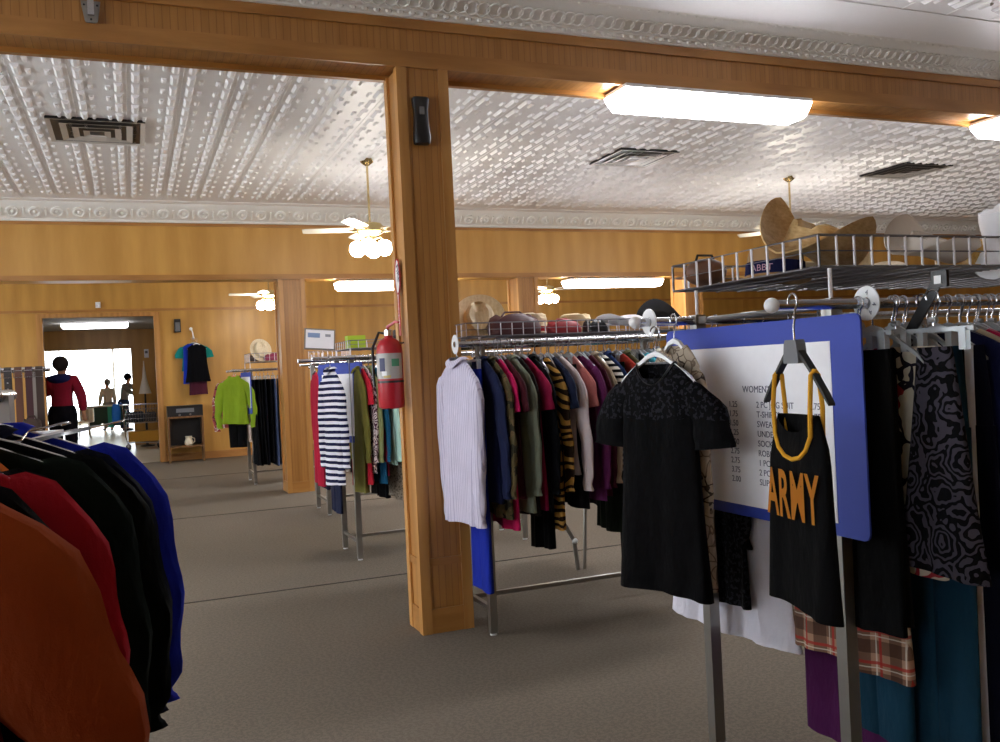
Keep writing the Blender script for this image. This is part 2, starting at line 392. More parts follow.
def fan(loc, zr, label, rz=20):
    o = thing('ceiling_fan', label, 'ceiling fan', loc, rz, 'brass ceiling fans with globe lights')
    MB().lathe([(.02, -.06), (.06, -.03), (.07, 0)], 16).build('canopy', BRASS, o)
    MB().tube([(0, 0, -.04), (0, 0, -zr)], .011).build('downrod', BRASS, o)
    MB().lathe([(.03, -zr+.02), (.11, -zr), (.13, -zr-.03), (.13, -zr-.08), (.1, -zr-.10), (.05, -zr-.12), (.05, -zr-.17), (.03, -zr-.18)], 24).build('motor_housing', BRASS, o)
    for k in range(5):
        a = 2*PI*k/5; M = Matrix.Rotation(a, 4, 'Z')
        bl = MB(); r = []
        for x, w in ((.16, .045), (.22, .055), (.5, .065), (.6, .06), (.64, .035)): r.append([(x, -w, -zr-.055-.012), (x, w, -zr-.055+.012), (x, w, -zr-.05+.012), (x, -w, -zr-.05-.012)])
        bl.loft(r, 0, True, True); bl.xf(M).build('blade', WOODBL, o)
        MB().box(.1, .2, -.015, .015, -zr-.07, -zr-.055).xf(M).build('blade_bracket', BRASS, o, False)
    for k in range(4):
        a = PI/4+PI/2*k; x, y = .13*cos(a), .13*sin(a)
        ar = MB().tube([(.03*cos(a), .03*sin(a), -zr-.15), (x*.8, y*.8, -zr-.13), (x, y, -zr-.17)], .008, 6).build('lamp_arm', BRASS, o)
        gl = MB(); gl.sph((x, y, -zr-.235), .078, 16, 10); gl.build('lamp_globe', GLOBEM, ar)
    return o
WOODBL = plain('white_fan_blade', 'd8d2c4', .4)
fan((2.19, 8.53, CZ), .62, 'brass ceiling fan with globe lights just left of near post')
fan((7.2, 8.5, CZ), .56, 'ceiling fan on brass rod above the big straw hat', 50)
fan((7.2, 15.2, CZ), .60, 'far brass ceiling fan with lit globes above the middle rack', 10)
fan((2.18, 15.4, CZ), .60, 'far brass ceiling fan with lit globes left of far post', 35)
def vent(x, y, w, label):
    o = thing('ceiling_vent', label, 'vent', (x, y, CZ-.02), 0, 'square ceiling air vents'); h = w/2
    MB().box(-h, h, -h, h, .0, .018).build('backing', BLACKP, o, False)
    f = MB()
    for k, q in enumerate((h, h*.74, h*.5, h*.28)):
        t_, z = h*.13, -.01-.004*k
        rr = [[(-q, -q, z+.004), (q, -q, z+.004), (q, q, z+.004), (-q, q, z+.004)], [(-q+t_, -q+t_, z+.012), (q-t_, -q+t_, z+.012), (q-t_, q-t_, z+.012), (-q+t_, q-t_, z+.012)], [(-q+t_, -q+t_, z-.018), (q-t_, -q+t_, z-.018), (q-t_, q-t_, z-.018), (-q+t_, q-t_, z-.018)]]
        f.loft(rr[:2])
    f.box(-h*.18, h*.18, -h*.18, h*.18, -.05, -.045)
    f.build('louvre', plain('dull_aluminium', 'dcd8d4', .35, .3), o, False)
vent(-.16, 7.92, .71, 'square metal air vent in the tin ceiling at far left')
vent(4.79, 7.94, .66, 'square metal air vent in the tin ceiling right of near post')
vent(8.39, 7.92, .70, 'square metal air vent in the tin ceiling at far right')

# things on the near post and beam
o = thing('wall_speaker', 'black tapered speaker high on the front of near post', 'speaker', (1.49, 4.626, 2.73))
r = []
for z, w, d in ((-.125, .034, .03), (-.12, .042, .042), (-.09, .045, .05), (0, .038, .038), (.06, .038, .034), (.115, .045, .045), (.125, .04, .04)):
    r.append([(-w, 0, z), (-w, -d*.7, z), (-w*.6, -d, z), (w*.6, -d, z), (w, -d*.7, z), (w, 0, z)])
MB().loft(r, 0, True, True).build('casing', BLACKP, o)
MB().box(-.012, .012, -.045, -.034, .03, .07).build('control_window', GREYP, o, False)
o = thing('metal_bracket', 'small grey metal bracket screwed to the near beam, top left', 'bracket', (-.095, B1a-.008, 3.15))
r = [[(-.04, -.0, z) if 0 else (x, y, z) for x, y in ((-w, 0), (-w, -.01), (w, -.01), (w, 0))] for z, w in ((-.05, .02), (-.045, .027), (.03, .04), (.05, .042))]
MB().loft(r, 0, True, True).build('plate', STEEL, o, False)
MB().box(-.014, .014, -.03, -.01, -.02, .07).build('latch', CHROME, o, False)
for x, z in ((-.028, .03), (.028, .03), (0, -.036)): MB().sph((x, -.012, z), .005, 8, 4).build('screw', BLACKP, o)
# fire extinguisher on the left face of the post
o = thing('fire_extinguisher', 'red fire extinguisher hung on the left side of near post', 'fire extinguisher', (1.285, 4.72, 1.21))
MB().lathe([(.055, 0), (.066, .006), (.07, .02), (.07, .30), (.066, .335), (.048, .365), (.024, .378), (.022, .39)], 28).build('cylinder', REDP, o)
lb = MB(); pr = [(cos(a)*.0708, sin(a)*.0708) for a in [R(150+k*12) for k in range(15)]]
lb.loft([[(x, y, z) for x, y in pr] for z in (.16, .185, .215, .295)], closed=False); LB = plain('label_silver', 'b9b6b2', .4)
l = lb.build('label', LB, o)
for z0, z1, a0, a1, mm in ((.225, .265, 262, 300, plain('label_green', '4f9a74', .5)), (.175, .2, 215, 240, WHITEP), (.2, .27, 205, 235, plain('label_navy', '3b3f66', .5)), (.165, .178, 225, 258, plain('label_yellow', 'c8b06a', .5))):
    MB().loft([[(cos(R(a))*.0714, sin(R(a))*.0714, z) for a in range(a0, a1+1, 4)] for z in (z0, z1)], closed=False).build('label_block', mm, l)
MB().lathe([(.0712, .138), (.0712, .15)], 28, cap=False).build('strap', BLACKP, o)
MB().lathe([(.018, .385), (.024, .39), (.024, .42), (.014, .425)], 14).build('valve', CHROME, o)
MB().tube([(0, 0, .42), (-.01, -.02, .435), (.02, -.07, .46), (.03, -.1, .455)], [.008, .009, .008, .006], 6).build('lever', REDP, o)
MB().tube([(0, .01, .40), (-.04, .05, .41), (-.075, .06, .33), (-.08, .05, .2), (-.078, .045, .12)], .008, 8).build('hose', BLACKP, o)
MB().tube([(.0, 0, .34), (.06, 0, .35), (.083, 0, .35)], .006, 6).build('wall_hook', STEEL, o)
o = thing('fire_sign', 'red and white fire extinguisher sign on left side of near post', 'sign', (1.366, 4.765, 1.62), -90)
r = [(.045*cos(a), .3+.095*sin(a)) for a in [2*PI*k/24 for k in range(24)]]
MB().loft([[(x, y, z) for x, z in r] for y in (-.003, 0)], 0, True, True).build('oval_plate', WHITEP, o)
MB().tube([(x, -.003, z) for x, z in r], .004, 5, closed=True).build('oval_border', REDP, o)
MB().box(-.02, .012, -.003, 0, -.02, .215).build('stem_plate', REDP, o, False)
tm = textmb('FIRE', .055); tm.xf(Matrix.Translation((-.018, -.0045, .36)) @ Matrix.Rotation(R(72), 4, 'Y')); tm.build('lettering', INK, o, False)
tm = textmb('EXTINGUISHER', .024); tm.xf(Matrix.Translation((-.010, -.0045, .205)) @ Matrix.Rotation(R(90), 4, 'Y')); tm.build('lettering', WHITEP, o, False)

# ------------------------------------------------------------------ racks
def rack(key, x0, x1, y0, y1, label, tip=.25, zr=1.53, ztop=1.55, zsup=1.635, rails=None, zb=.125, caps=False):
    """square-legged chrome clothes rack with two long rails"""
    o = thing('clothes_rack', label, 'clothes rack', ((x0+x1)/2, (y0+y1)/2, 0), 0, 'chrome clothes racks')
    cx, cy = (x0+x1)/2, (y0+y1)/2; s = .02
    for x in (x0-cx, x1-cx):
        for y in (y0-cy, y1-cy):
            l = MB().box(x-s, x+s, y-s, y+s, .012, ztop).build('leg', STEEL, o, False)
            MB().lathe([(.018, 0), (.02, .004), (.014, .016)], 12, (x, y, 0)).build('foot_pad', WHITEP, l)
        MB().box(x-.012, x+.012, y0-cy+s, y1-cy-s, zb, zb+.025).build('end_bar', STEEL, o, False)
        MB().tube([(x, y0-cy+s, ztop-.02), (x, y1-cy-s, ztop-.02)], .01, 8).build('end_bar', STEEL, o)
        for y in (y0-cy, y1-cy): MB().tube([(x, y, ztop-.01), (x, y, zsup)], .006, 6).build('basket_support', WIREW, o)
    MB().box(x0-cx+.012, x1-cx-.012, -.012, .012, zb+.002, zb+.025).build('stretcher', STEEL, o, False)
    for y in (rails or (y0-cy-.055, y1-cy+.055)):
        r = MB().tube([(x0-cx-tip, y, zr), (x1-cx+.1, y, zr)], .015, 14).build('hanging_rail', CHROME, o)
        if caps: MB().sph((x0-cx-tip, y, zr), .021, 12, 8).build('end_cap', WHITEP, r)
        b_ = MB()
        for x in (x0-cx, x1-cx):
            b_.box(x-.01, x+.01, min(y, y*.8), max(y, y*.8), zr-.012, zr+.012)
        b_.build('rail_bracket', STEEL, r, False)
    return o
def basket(x0, x1, y0, y1, z0, z1, label, rz=None, sp=.065, wr=.003):
    o = thing('wire_basket', label, 'basket', (x0, y0, z0), 0, 'wire baskets on the racks'); X, Y, Z = x1-x0, y1-y0, z1-z0
    f = MB()
    for z, r in ((0, .004), (Z, .004), (Z*.5, .0022)): f.tube([(0, 0, z), (X, 0, z), (X, Y, z), (0, Y, z)], r, 6, closed=True)
    v = f; n0_ = len(v.f); n = round(X/sp)
    for k in range(n+1):
        for y in (0, Y): v.tube([(X*k/n, y, 0), (X*k/n, y, Z)], wr, 5)
    n = round(Y/.078)
    for k in range(n+1):
        for x in (0, X): v.tube([(x, Y*k/n, 0), (x, Y*k/n, Z)], wr, 5)
    v.m = [1]*n0_+[0]*(len(v.f)-n0_); v.build('side_frame', [WIREW, WIRED], o)
    b_ = MB(); n = round(Y/.03)
    for k in range(1, n): b_.tube([(0, Y*k/n, 0), (X, Y*k/n, 0)], .0022, 4)
    n = round(X/.09)
    for k in range(1, n): b_.tube([(X*k/n, 0, -.004), (X*k/n, Y, -.004)], .0028, 4)
    b_.build('base_wires', WIRED, o)
    return o
rack('A', 1.83, 3.35, 2.01, 2.66, 'near right clothes rack with price sign and black garments on its end', rails=(-.38, .325), zb=.05, caps=True)
rack('B', 1.70, 3.06, 4.45, 5.05, 'middle chrome clothes rack standing right behind the near post', .16, zsup=1.565)
rack('C', 1.54, 2.90, 6.77, 7.28, 'clothes rack with the striped shirt, left of near post', .3, zsup=1.60)
rack('D', 1.79, 3.15, 9.14, 9.71, 'clothes rack behind the striped shirt, right of far post', .12)
rack('E', 1.48, 2.85, 12.5, 13.1, 'far clothes rack with black trousers beside far post', .25)
basket(1.83, 3.4, 2.05, 2.80, 1.645, 1.735, 'long wire basket full of hats over the near right rack', wr=.0042)
basket(1.63, 3.06, 4.45, 5.05, 1.57, 1.64, 'wire basket with hats and bags over the middle rack')
basket(1.54, 2.90, 6.77, 7.28, 1.60, 1.66, 'wire basket holding framed card and lime box over striped shirt rack')
basket(1.48, 2.85, 12.5, 13.1, 1.635, 1.75, 'wire basket over the far rack with black trousers')
# left racks
o = thing('clothes_rack', 'left foreground clothes rack loaded with rust, red and blue coats', 'clothes rack', (-.403, 1.9, 0), -10.8, 'chrome clothes racks')
for x in (-.0, -.6):
    for y in (-1.1, .6):
        l = MB().box(x-.02, x+.02, y-.02, y+.02, .012, 1.39).build('leg', STEEL, o, False); MB().lathe([(.018, 0), (.02, .004), (.014, .016)], 12, (x, y, 0)).build('foot_pad', WHITEP, l)
for y in (-1.1, .6): MB().box(-.58, -.02, y-.012, y+.012, .12, .145).build('end_bar', STEEL, o, False)
MB().tube([(-.0, -1.2, 1.39), (0, .66, 1.39)], .015, 14).build('hanging_rail', CHROME, o)
MB().tube([(-.6, -1.2, 1.39), (-.6, .66, 1.39)], .015, 14).build('hanging_rail', CHROME, o)
o = thing('clothes_rack', 'belt rack behind the left foreground coats', 'clothes rack', (-1.58, 7.9, 0), 0, 'chrome clothes racks')
for x in (-.9, .9):
    for y in (-.25, .25): l = MB().box(x-.02, x+.02, y-.02, y+.02, .012, 1.54).build('leg', STEEL, o, False); MB().lathe([(.018, 0), (.02, .004), (.014, .016)], 12, (x, y, 0)).build('foot_pad', WHITEP, l)
    MB().box(x-.012, x+.012, -.23, .23, .12, .145).build('end_bar', STEEL, o, False)
for y in (-.25, .25): MB().tube([(-1.0, y, 1.56), (.98, y, 1.56)], .015, 12).build('hanging_rail', CHROME, o)

# ------------------------------------------------------------------ hangers
def arc(cx, cz, r, a0, a1, n): return [(cx+r*cos(R(a0+(a1-a0)*k/n)), 0, cz+r*sin(R(a0+(a1-a0)*k/n))) for k in range(n+1)]
def hook_mb(zb=-.075, r=.0025):
    return MB().tube(arc(0, 0, .019, 200, -60, 12)+[(.004, 0, -.035), (0, 0, -.045), (0, 0, zb)], r, 6)
def shoulder_mb(w=.2, th=.007, drop=.075, z0=-.075):
    m_ = MB(); r = []
    for x, z, h in ((-w, z0-drop-.02, .006), (-w+.02, z0-drop+.002, .012), (-w*.5, z0-drop*.42, .012), (-.03, z0-.002, .014), (0, z0+.006, .016), (.03, z0-.002, .014), (w*.5, z0-drop*.42, .012), (w-.02, z0-drop+.002, .012), (w, z0-drop-.02, .006)):
        r.append([(x, -th/2, z-h/2), (x, th/2, z-h/2), (x, th/2, z+h/2), (x, -th/2, z+h/2)])
    m_.loft(r, 0, True, True); return m_
_H = {}
def hanger(kind='clear', parts=True, w=.2):
    key = (kind, w)
    if key not in _H:
        mat = {'clear': CLEAR, 'white': WHITEP, 'black': BLACKP, 'wire': CHROME, 'coral': plain('coral_plastic', 'e8835e', .4), 'clip': CLEAR}[kind]
        hm = hook_mb().mesh('hook', CHROME)
        if kind == 'clip':
            s = MB().box(-w, w, -.004, .004, -.092, -.08)
            for x in (-w+.02, w-.04): s.box(x, x+.02, -.009, .009, -.14, -.085)
            s.add(MB().tube([(-.012, 0, -.06), (.012, 0, -.06)], .008))
            sm_ = s.mesh('clip_bar', mat, False)
        elif kind == 'wire':
            sm_ = MB().tube([(0, 0, -.075), (w, 0, -.15), (w-.005, 0, -.16), (-w+.005, 0, -.16), (-w, 0, -.15)], .0022, 5, closed=True).mesh('shoulder_bar', mat)
        else:
            sm_ = shoulder_mb(w, .012 if kind == 'white' else .008).mesh('shoulder_bar', mat)
        _H[key] = (hm, sm_)
    return _H[key]
def put_hanger(kind, loc, rz, label, group, w=.2):
    hm, sm_ = hanger(kind, w=w)
    o = thing('clothes_hanger', label, 'hanger', loc, rz, group)
    for n_, me in (('hook', hm), ('shoulder_bar' if kind != 'clip' else 'clip_bar', sm_)):
        c = bpy.data.objects.new(n_, me); C.objects.link(c); c.parent = o
    return o

# ------------------------------------------------------------------ garments (local: x width, -y front, z=0 at the rail)
def sp(v, e): return math.copysign(abs(v)**e, v)
def ring(z, a, b, N, amp, k, ph, cx=0, scoop=0, hemw=0):
    out = []
    for j in range(N):
        f = 2*PI*j/N; x = a*sp(cos(f), .75); y = b*sp(sin(f), .8)
        yy = y+amp*(sin(k*x+ph)+.45*sin(2.3*k*x+ph*1.7+1))+amp*.35*sin(3.1*k*x+ph*2.3)*(1 if y > 0 else -1)
        zz = z+hemw*sin(9*x+ph)
        if scoop and y < 0: zz -= scoop*max(0, 1-(x/a)**2)
        out.append((cx+x, yy, zz))
    return out
def sweep(mb, pts, rad, N=12, cap0=True, cap1=False, wob=.0, mi=0):
    P0 = [Vector(p) for p in pts]; P = []; R0 = list(rad); rad = []; n_ = len(P0)
    for i in range(n_-1):
        a_, b_, c_, d_ = P0[max(i-1, 0)], P0[i], P0[i+1], P0[min(i+2, n_-1)]
        for q in range(3):
            t = q/3; P.append(.5*((2*b_)+(c_-a_)*t+(2*a_-5*b_+4*c_-d_)*t*t+(3*b_-a_-3*c_+d_)*t**3)); rad.append(tuple(R0[i][k_]*(1-t)+R0[i+1][k_]*t for k_ in (0, 1)))
    P.append(P0[-1]); rad.append(R0[-1]); rings = []
    for i, p_ in enumerate(P):
        T = (P[min(i+1, len(P)-1)]-P[max(i-1, 0)]).normalized(); U = T.cross(Vector((0, 1, 0))).normalized(); V = U.cross(T)
        rx, ry = rad[i]
        rings.append([p_+U*(rx*cos(2*PI*j/N)*(1+wob*sin(2.1*j+i*.9)))+U*(wob*.12*sin(i*1.3))+V*(ry*sin(2*PI*j/N)) for j in range(N)])
    mb.loft(rings, mi, cap0, cap1)
def top_mb(w=.2, L=.62, th=.017, sleeve='long', flare=1.08, seed=0, neckw=.07, scoop=.03, amp=.012, k=26, z0=-.085, waist=.93, sl=.52, srad=.055, out=.05, sth=None):
    q = random.Random(seed); ph = seed*.7; mb = MB(); N = 44; rs = []
    drop = .07
    for t_ in (0, .25, .5, .75, 1):
        rs.append(ring(z0-drop*t_+.004*sin(t_*PI), neckw+(w-neckw)*t_, th*(.8+.2*t_), N, 0, k, ph, scoop=scoop*(1-t_)**2))
    zs = z0-drop
    for t_ in (.04, .1, .2, .3, .4, .5, .6, .7, .8, .9, .97, 1):
        a = w*(1.0-.10*min(1, t_*8)*(1 if sleeve != 'none' else 1.2)+(flare-.93)*t_) if 0 else w*(.93+(waist-.93)*sin(PI*min(1, t_*1.1))+(flare-.93)*t_*t_)
        rs.append(ring(zs-(L-drop)*t_, a, th*(1.1+.25*t_), N, amp*t_, k, ph+t_*.8, hemw=.006*t_))
    mb.loft(rs)
    st = sth or th
    if sleeve != 'none':
        for s in (1, -1):
            o_ = out*(1+.5*q.random()); dy = (q.random()-.5)*.02
            if sleeve == 'short': sweep(mb, [(s*(w-.07), 0, zs-.03), (s*(w-.01), 0, zs-.04), (s*(w+.03), dy, zs-.10), (s*(w+.045), dy, zs-.16), (s*(w+.05), dy, zs-.20)], [(.03, st*.7), (.05, st), (.07, st*1.1), (.075, st*1.2), (.078, st*1.2)], wob=.04)
            elif sleeve == 'cap': sweep(mb, [(s*(w-.06), 0, zs-.03), (s*(w), 0, zs-.05), (s*(w+.02), dy, zs-.11)], [(.03, st*.7), (.055, st), (.06, st*1.1)], wob=.04)
            else:
                sweep(mb, [(s*(w-.07), 0, zs-.03), (s*(w-.01), 0, zs-.045), (s*(w+o_*.5), dy*.5, zs-.13), (s*(w+o_*.8), dy, zs-.13-sl*.3), (s*(w+o_*1.1), dy*1.5, zs-.12-sl*.55), (s*(w+o_), dy*2, zs-.1-sl*.8), (s*(w+o_*.9), dy*2, zs-.1-sl*.93), (s*(w+o_*.9), dy*2, zs-.1-sl)],
                      [(.03, st*.7), (srad*.95, st*1.1), (srad*1.1, st*1.3), (srad*1.05, st*1.3), (srad*.9, st*1.2), (srad*.8, st*1.1), (srad*.72, st), (srad*.78, st)], wob=.05)
    return mb
def collar_mb(neckw=.07, th=.02, z0=-.085, h=.02):
    return MB().loft([ring(z0-.006, neckw+.012, th+.004, 24, 0, 1, 0, scoop=.02), ring(z0+h*.6, neckw*.9, th*1.1, 24, 0, 1, 0, scoop=.01), ring(z0+h, neckw*.86, th*1.1, 24, 0, 1, 0, scoop=.02), ring(z0+h*.4, neckw+.016, th*1.7, 24, 0, 1, 0, scoop=.045)])
def tank_mb(w=.15, L=.7, th=.02, seed=0, flare=1.2, z0=-.12, strap=.1, amp=.01):
    """body of a strappy top; straps are added separately"""
    mb = MB(); N = 40; rs = [ring(z0-strap, w*.62, th*.8, N, 0, 20, seed, scoop=.045), ring(z0-strap-.02, w*.68, th*.9, N, 0, 20, seed, scoop=.035), ring(z0-strap-.08, w*.85, th, N, 0, 20, seed, scoop=.012)]
    for t_ in (.1, .25, .4, .55, .7, .85, 1): rs.append(ring(z0-strap-.08-(L-strap-.08)*t_, w*(.9+(flare-.9)*t_), th*(1.1+.4*t_), N, amp*(.3+t_), 24, seed+t_, hemw=.008*t_))
    return mb.loft(rs)
def straps_mb(w=.15, z0=-.12, strap=.1, r=.006):
    mb = MB()
    for s in (1, -1):
        x = s*w*.58
        for y, d in ((-.018, .035), (.016, 0)): mb.tube([(x, 0, z0+.012), (x, y*.6, z0), (x*1.02, y, z0-strap*.6), (x*.98, y, z0-strap-.02), (x*.75, y*1.15, z0-strap-.045-d*.3), (x*.4, y*1.2, z0-strap-.06-d*.45), (0, y*1.25, z0-strap-.065-d*.5)], r, 6)
    return mb
def skirt_mb(w0=.16, w1=.24, L=.7, th=.02, seed=0, z0=-.13, amp=.014, k=30):
    rs = []
    for t_ in (0, .03, .08, .2, .35, .5, .65, .8, .92, 1): rs.append(ring(z0-L*t_, w0+(w1-w0)*t_, th*(1+.5*t_), 48, amp*t_, k, seed*.9+t_*.6, hemw=.01*t_))
    return MB().loft(rs, 0, True, False)
def pants_mb(w=.17, L=1.0, th=.02, seed=0, z0=-.13, leg=.085):
    mb = MB(); N = 28
    mb.loft([ring(z0-d, a, th, N, 0, 20, seed) for d, a in ((0, w*.92), (.03, w*.95), (.12, w), (.24, w*1.03))], 0, True, True)
    for s in (1, -1):
        rs = []
        for t_ in (0, .15, .3, .5, .7, .85, 1): rs.append(ring(z0-.22-(L-.22)*t_, (w*.53)+(leg-w*.53)*t_, th*(.97+.1*t_), 20, .006*t_, 24, seed+s, cx=s*(w*.5+.004-.01*t_)))
        mb.loft(rs, 0, True, True)
    return mb
def fold_mb(w=.12, L=.6, th=.018, seed=0, z0=-.13):
    rs = [ring(z0-L*t_, w*(1+.08*t_), th*(1+.3*t_), 36, .008*t_, 30, seed+t_*.5, hemw=.004) for t_ in (0, .05, .2, .4, .6, .8, 1)]
    return MB().loft(rs, 0, True, True)
_G = {}
def garment(kind, mat, seed, **k):
    key = (kind, mat.name, seed, tuple(sorted(k.items())))
    if key not in _G:
        col = None
        if kind in ('shirt', 'blouse'): k2 = dict(sleeve='long'); k2.update(k); mb = top_mb(seed=seed, **k2); col = kind == 'shirt'
        elif kind == 'tee': k2 = dict(sleeve='short', L=.6); k2.update(k); mb = top_mb(seed=seed, **k2)
        elif kind == 'sleeveless': k2 = dict(sleeve='none', L=.58); k2.update(k); mb = top_mb(seed=seed, **k2)
        elif kind == 'coat': k2 = dict(sleeve='long', L=.95, th=.038, srad=.075, w=.22, sl=.6, out=.08, k=16, amp=.012); k2.update(k); mb = top_mb(seed=seed, **k2); col = True
        elif kind == 'skirt': mb = skirt_mb(seed=seed, **k)
        elif kind == 'pants': mb = pants_mb(seed=seed, **k)
        else: mb = fold_mb(seed=seed, **k)
        c = None
        if col: c = collar_mb(k.get('neckw', .07), k.get('th', .017 if kind == 'shirt' else .038)+.003, z0=k.get('z0', -.085)).mesh('collar', mat)
        _G[key] = (mb.mesh('body', mat), c)
    return _G[key]
NAMES = {'shirt': 'shirt', 'blouse': 'blouse', 'tee': 't_shirt', 'sleeveless': 'sleeveless_top', 'coat': 'coat', 'skirt': 'skirt', 'pants': 'trousers', 'fold': 'folded_trousers'}
WORD = {'shirt': 'shirt', 'blouse': 'blouse', 'tee': 'short sleeved top', 'sleeveless': 'sleeveless top', 'coat': 'coat', 'skirt': 'skirt', 'pants': 'trousers', 'fold': 'folded trousers'}
NSEED = [0]
def put(kind, mat, loc, rz, label, group, seed=None, hk='clear', hlabel=None, hgroup=None, word=None, **k):
    NSEED[0] += 1; seed = NSEED[0]*.55 if seed is None else seed
    body, col = garment(kind, mat, seed, **k)
    o = bpy.data.objects.new(NAMES[kind], body); C.objects.link(o); o.location = loc; o.rotation_euler = (0, 0, R(rz)); tag(o, label, word or WORD[kind].split()[-1], group)
    if col:
        c = bpy.data.objects.new('collar', col); C.objects.link(c); c.parent = o
    if hk: put_hanger(hk if kind not in ('skirt', 'pants', 'fold') else 'clip', loc, rz, hlabel or 'hanger', hgroup or 'hangers', w=.12 if kind in ('skirt', 'pants', 'fold') else k.get('w', .2)-.005)
    return o
def row(items, x0, y, z, dx, where, group, rz=-90, axis='x', hk='clear', jit=3):
    """items: (kind, colour words, material, dict)"""
    prev = None; seen = {}
    for i, it in enumerate(items):
        kind, words, mat, k = it; k = dict(k); step = k.pop('step', dx); h = k.pop('hk', hk); dy = k.pop('dy', 0); rz_i = k.pop('rz', rz)
        if i: x0 += step
        name = words+' '+WORD[kind]
        lab = '%s on %s, %s' % (name, where, ('right of the '+prev) if prev else 'at its left end')
        loc = (x0, y+dy+rnd.uniform(-.012, .012), z) if axis == 'x' else (y+rnd.uniform(-.015, .015), x0, z)
        put(kind, mat, loc, rz_i+rnd.uniform(-jit, jit), lab, group, hk=h, hlabel='%s hanger holding the %s on %s' % ({'clear': 'clear', 'black': 'black', 'white': 'white', 'wire': 'wire', 'coral': 'coral'}[h], name, where), hgroup='hangers on '+where, **k)
        prev = words
    return x0

# --- middle rack
F = fab
Bitems = [
 ('shirt', 'white striped', F('d9d3e6', 'pin', 'b9b2cc'), dict(L=.83, sl=.66, w=.165, th=.024, hk='black', srad=.05, flare=1.1, rz=-78, dy=-.0, out=.02)),
 ('pants', 'royal blue', F('1f2f9c'), dict(L=1.14, w=.12, leg=.07, step=.09)),
 ('shirt', 'navy', F('1c2240'), dict(L=.72, w=.2)),
 ('shirt', 'camouflage', F('5a4f36', 'camo', '2f2c22', '6e5a40'), dict(L=.80, w=.2)),
 ('tee', 'hot pink', F('c41f5c'), dict(L=.86, w=.19)),
 ('tee', 'dark maroon', F('43161f'), dict(L=.7, w=.21)),
 ('shirt', 'sage grey', F('7f8573'), dict(L=.78, w=.21)),
 ('blouse', 'dark brown', F('2b1d18'), dict(L=.8)),
 ('tee', 'crimson', F('9c2048'), dict(L=.78)),
 ('shirt', 'black', F('15161c'), dict(L=.8, w=.21)),
 ('skirt', 'long black', F('121214'), dict(L=.96, w0=.12, w1=.15)),
 ('blouse', 'tiger print', F('c99b4e', 'tiger', '2a1c14', sc=.7), dict(L=.9, w=.2)),
 ('tee', 'midnight blue', F('1a2036'), dict(L=.7, w=.21)),
 ('blouse', 'pale blush', F('e0cfd0'), dict(L=.62, w=.21)),
 ('skirt', 'coal black', F('18181b'), dict(L=.75, w0=.15, w1=.2)),
 ('tee', 'salmon pink', F('c87c78'), dict(L=.5, w=.19)),
 ('blouse', 'plum purple', F('5d2450'), dict(L=.76, w=.23, step=.06)),
 ('blouse', 'wine red', F('4a1a28'), dict(L=.74)),
 ('shirt', 'beige', F('b7a58c'), dict(L=.6, w=.2, sl=.5)),
 ('blouse', 'zebra striped', F('15151b', 'hstripe', 'e6e2da', sc=.7), dict(L=.62, w=.21)),
 ('shirt', 'deep blue', F('22345e'), dict(L=.62)),
 ('skirt', 'dark green', F('26301f'), dict(L=.92, w0=.15, w1=.2)),
 ('tee', 'rust red', F('9c3326'), dict(L=.72, w=.21)),
 ('shirt', 'olive drab', F('57573a'), dict(L=.6, w=.21)),
 ('pants', 'jet black', F('101014'), dict(L=1.1, w=.17)),
 ('blouse', 'charcoal', F('26282f'), dict(L=.7)),
 ('tee', 'turquoise', F('4eb0c4'), dict(L=.6)),
 ('blouse', 'cobalt blue', F('2c55a8'), dict(L=.6)),
 ('shirt', 'cream', F('d6cfba'), dict(L=.6)),
 ('pants', 'slate', F('2c303a'), dict(L=1.0)),
]
row(Bitems, 1.55, 4.395, 1.53, .039, 'the middle rack', 'garments on the front rail of the middle rack')
Bback = [('blouse', 'white', F('dcdce2'), {}), ('tee', 'sky blue', F('7aa6d0'), {}), ('blouse', 'moss green', F('5c6340'), {}), ('shirt', 'ochre', F('b48d36'), {}), ('tee', 'brown', F('4a3225'), dict(L=.8)),
 ('skirt', 'inky', F('14141a'), dict(L=.85)), ('blouse', 'lilac', F('a790bd'), {}), ('skirt', 'umber', F('38261c'), dict(L=.8)), ('shirt', 'black checked', F('3a2a22', 'plaid', 'd8c8a8', '8a2018'), {}), ('tee', 'steel blue', F('4a6c98'), {}), ('skirt', 'raven black', F('131313'), dict(L=.9)), ('blouse', 'aqua', F('58b8c8'), {}), ('blouse', 'teal', F('1f6a78'), {}), ('shirt', 'ash grey', F('8a8c90'), {})]
row(Bback, 1.72, 5.105, 1.53, .098, 'the middle rack back rail', 'garments on the back rail of the middle rack')

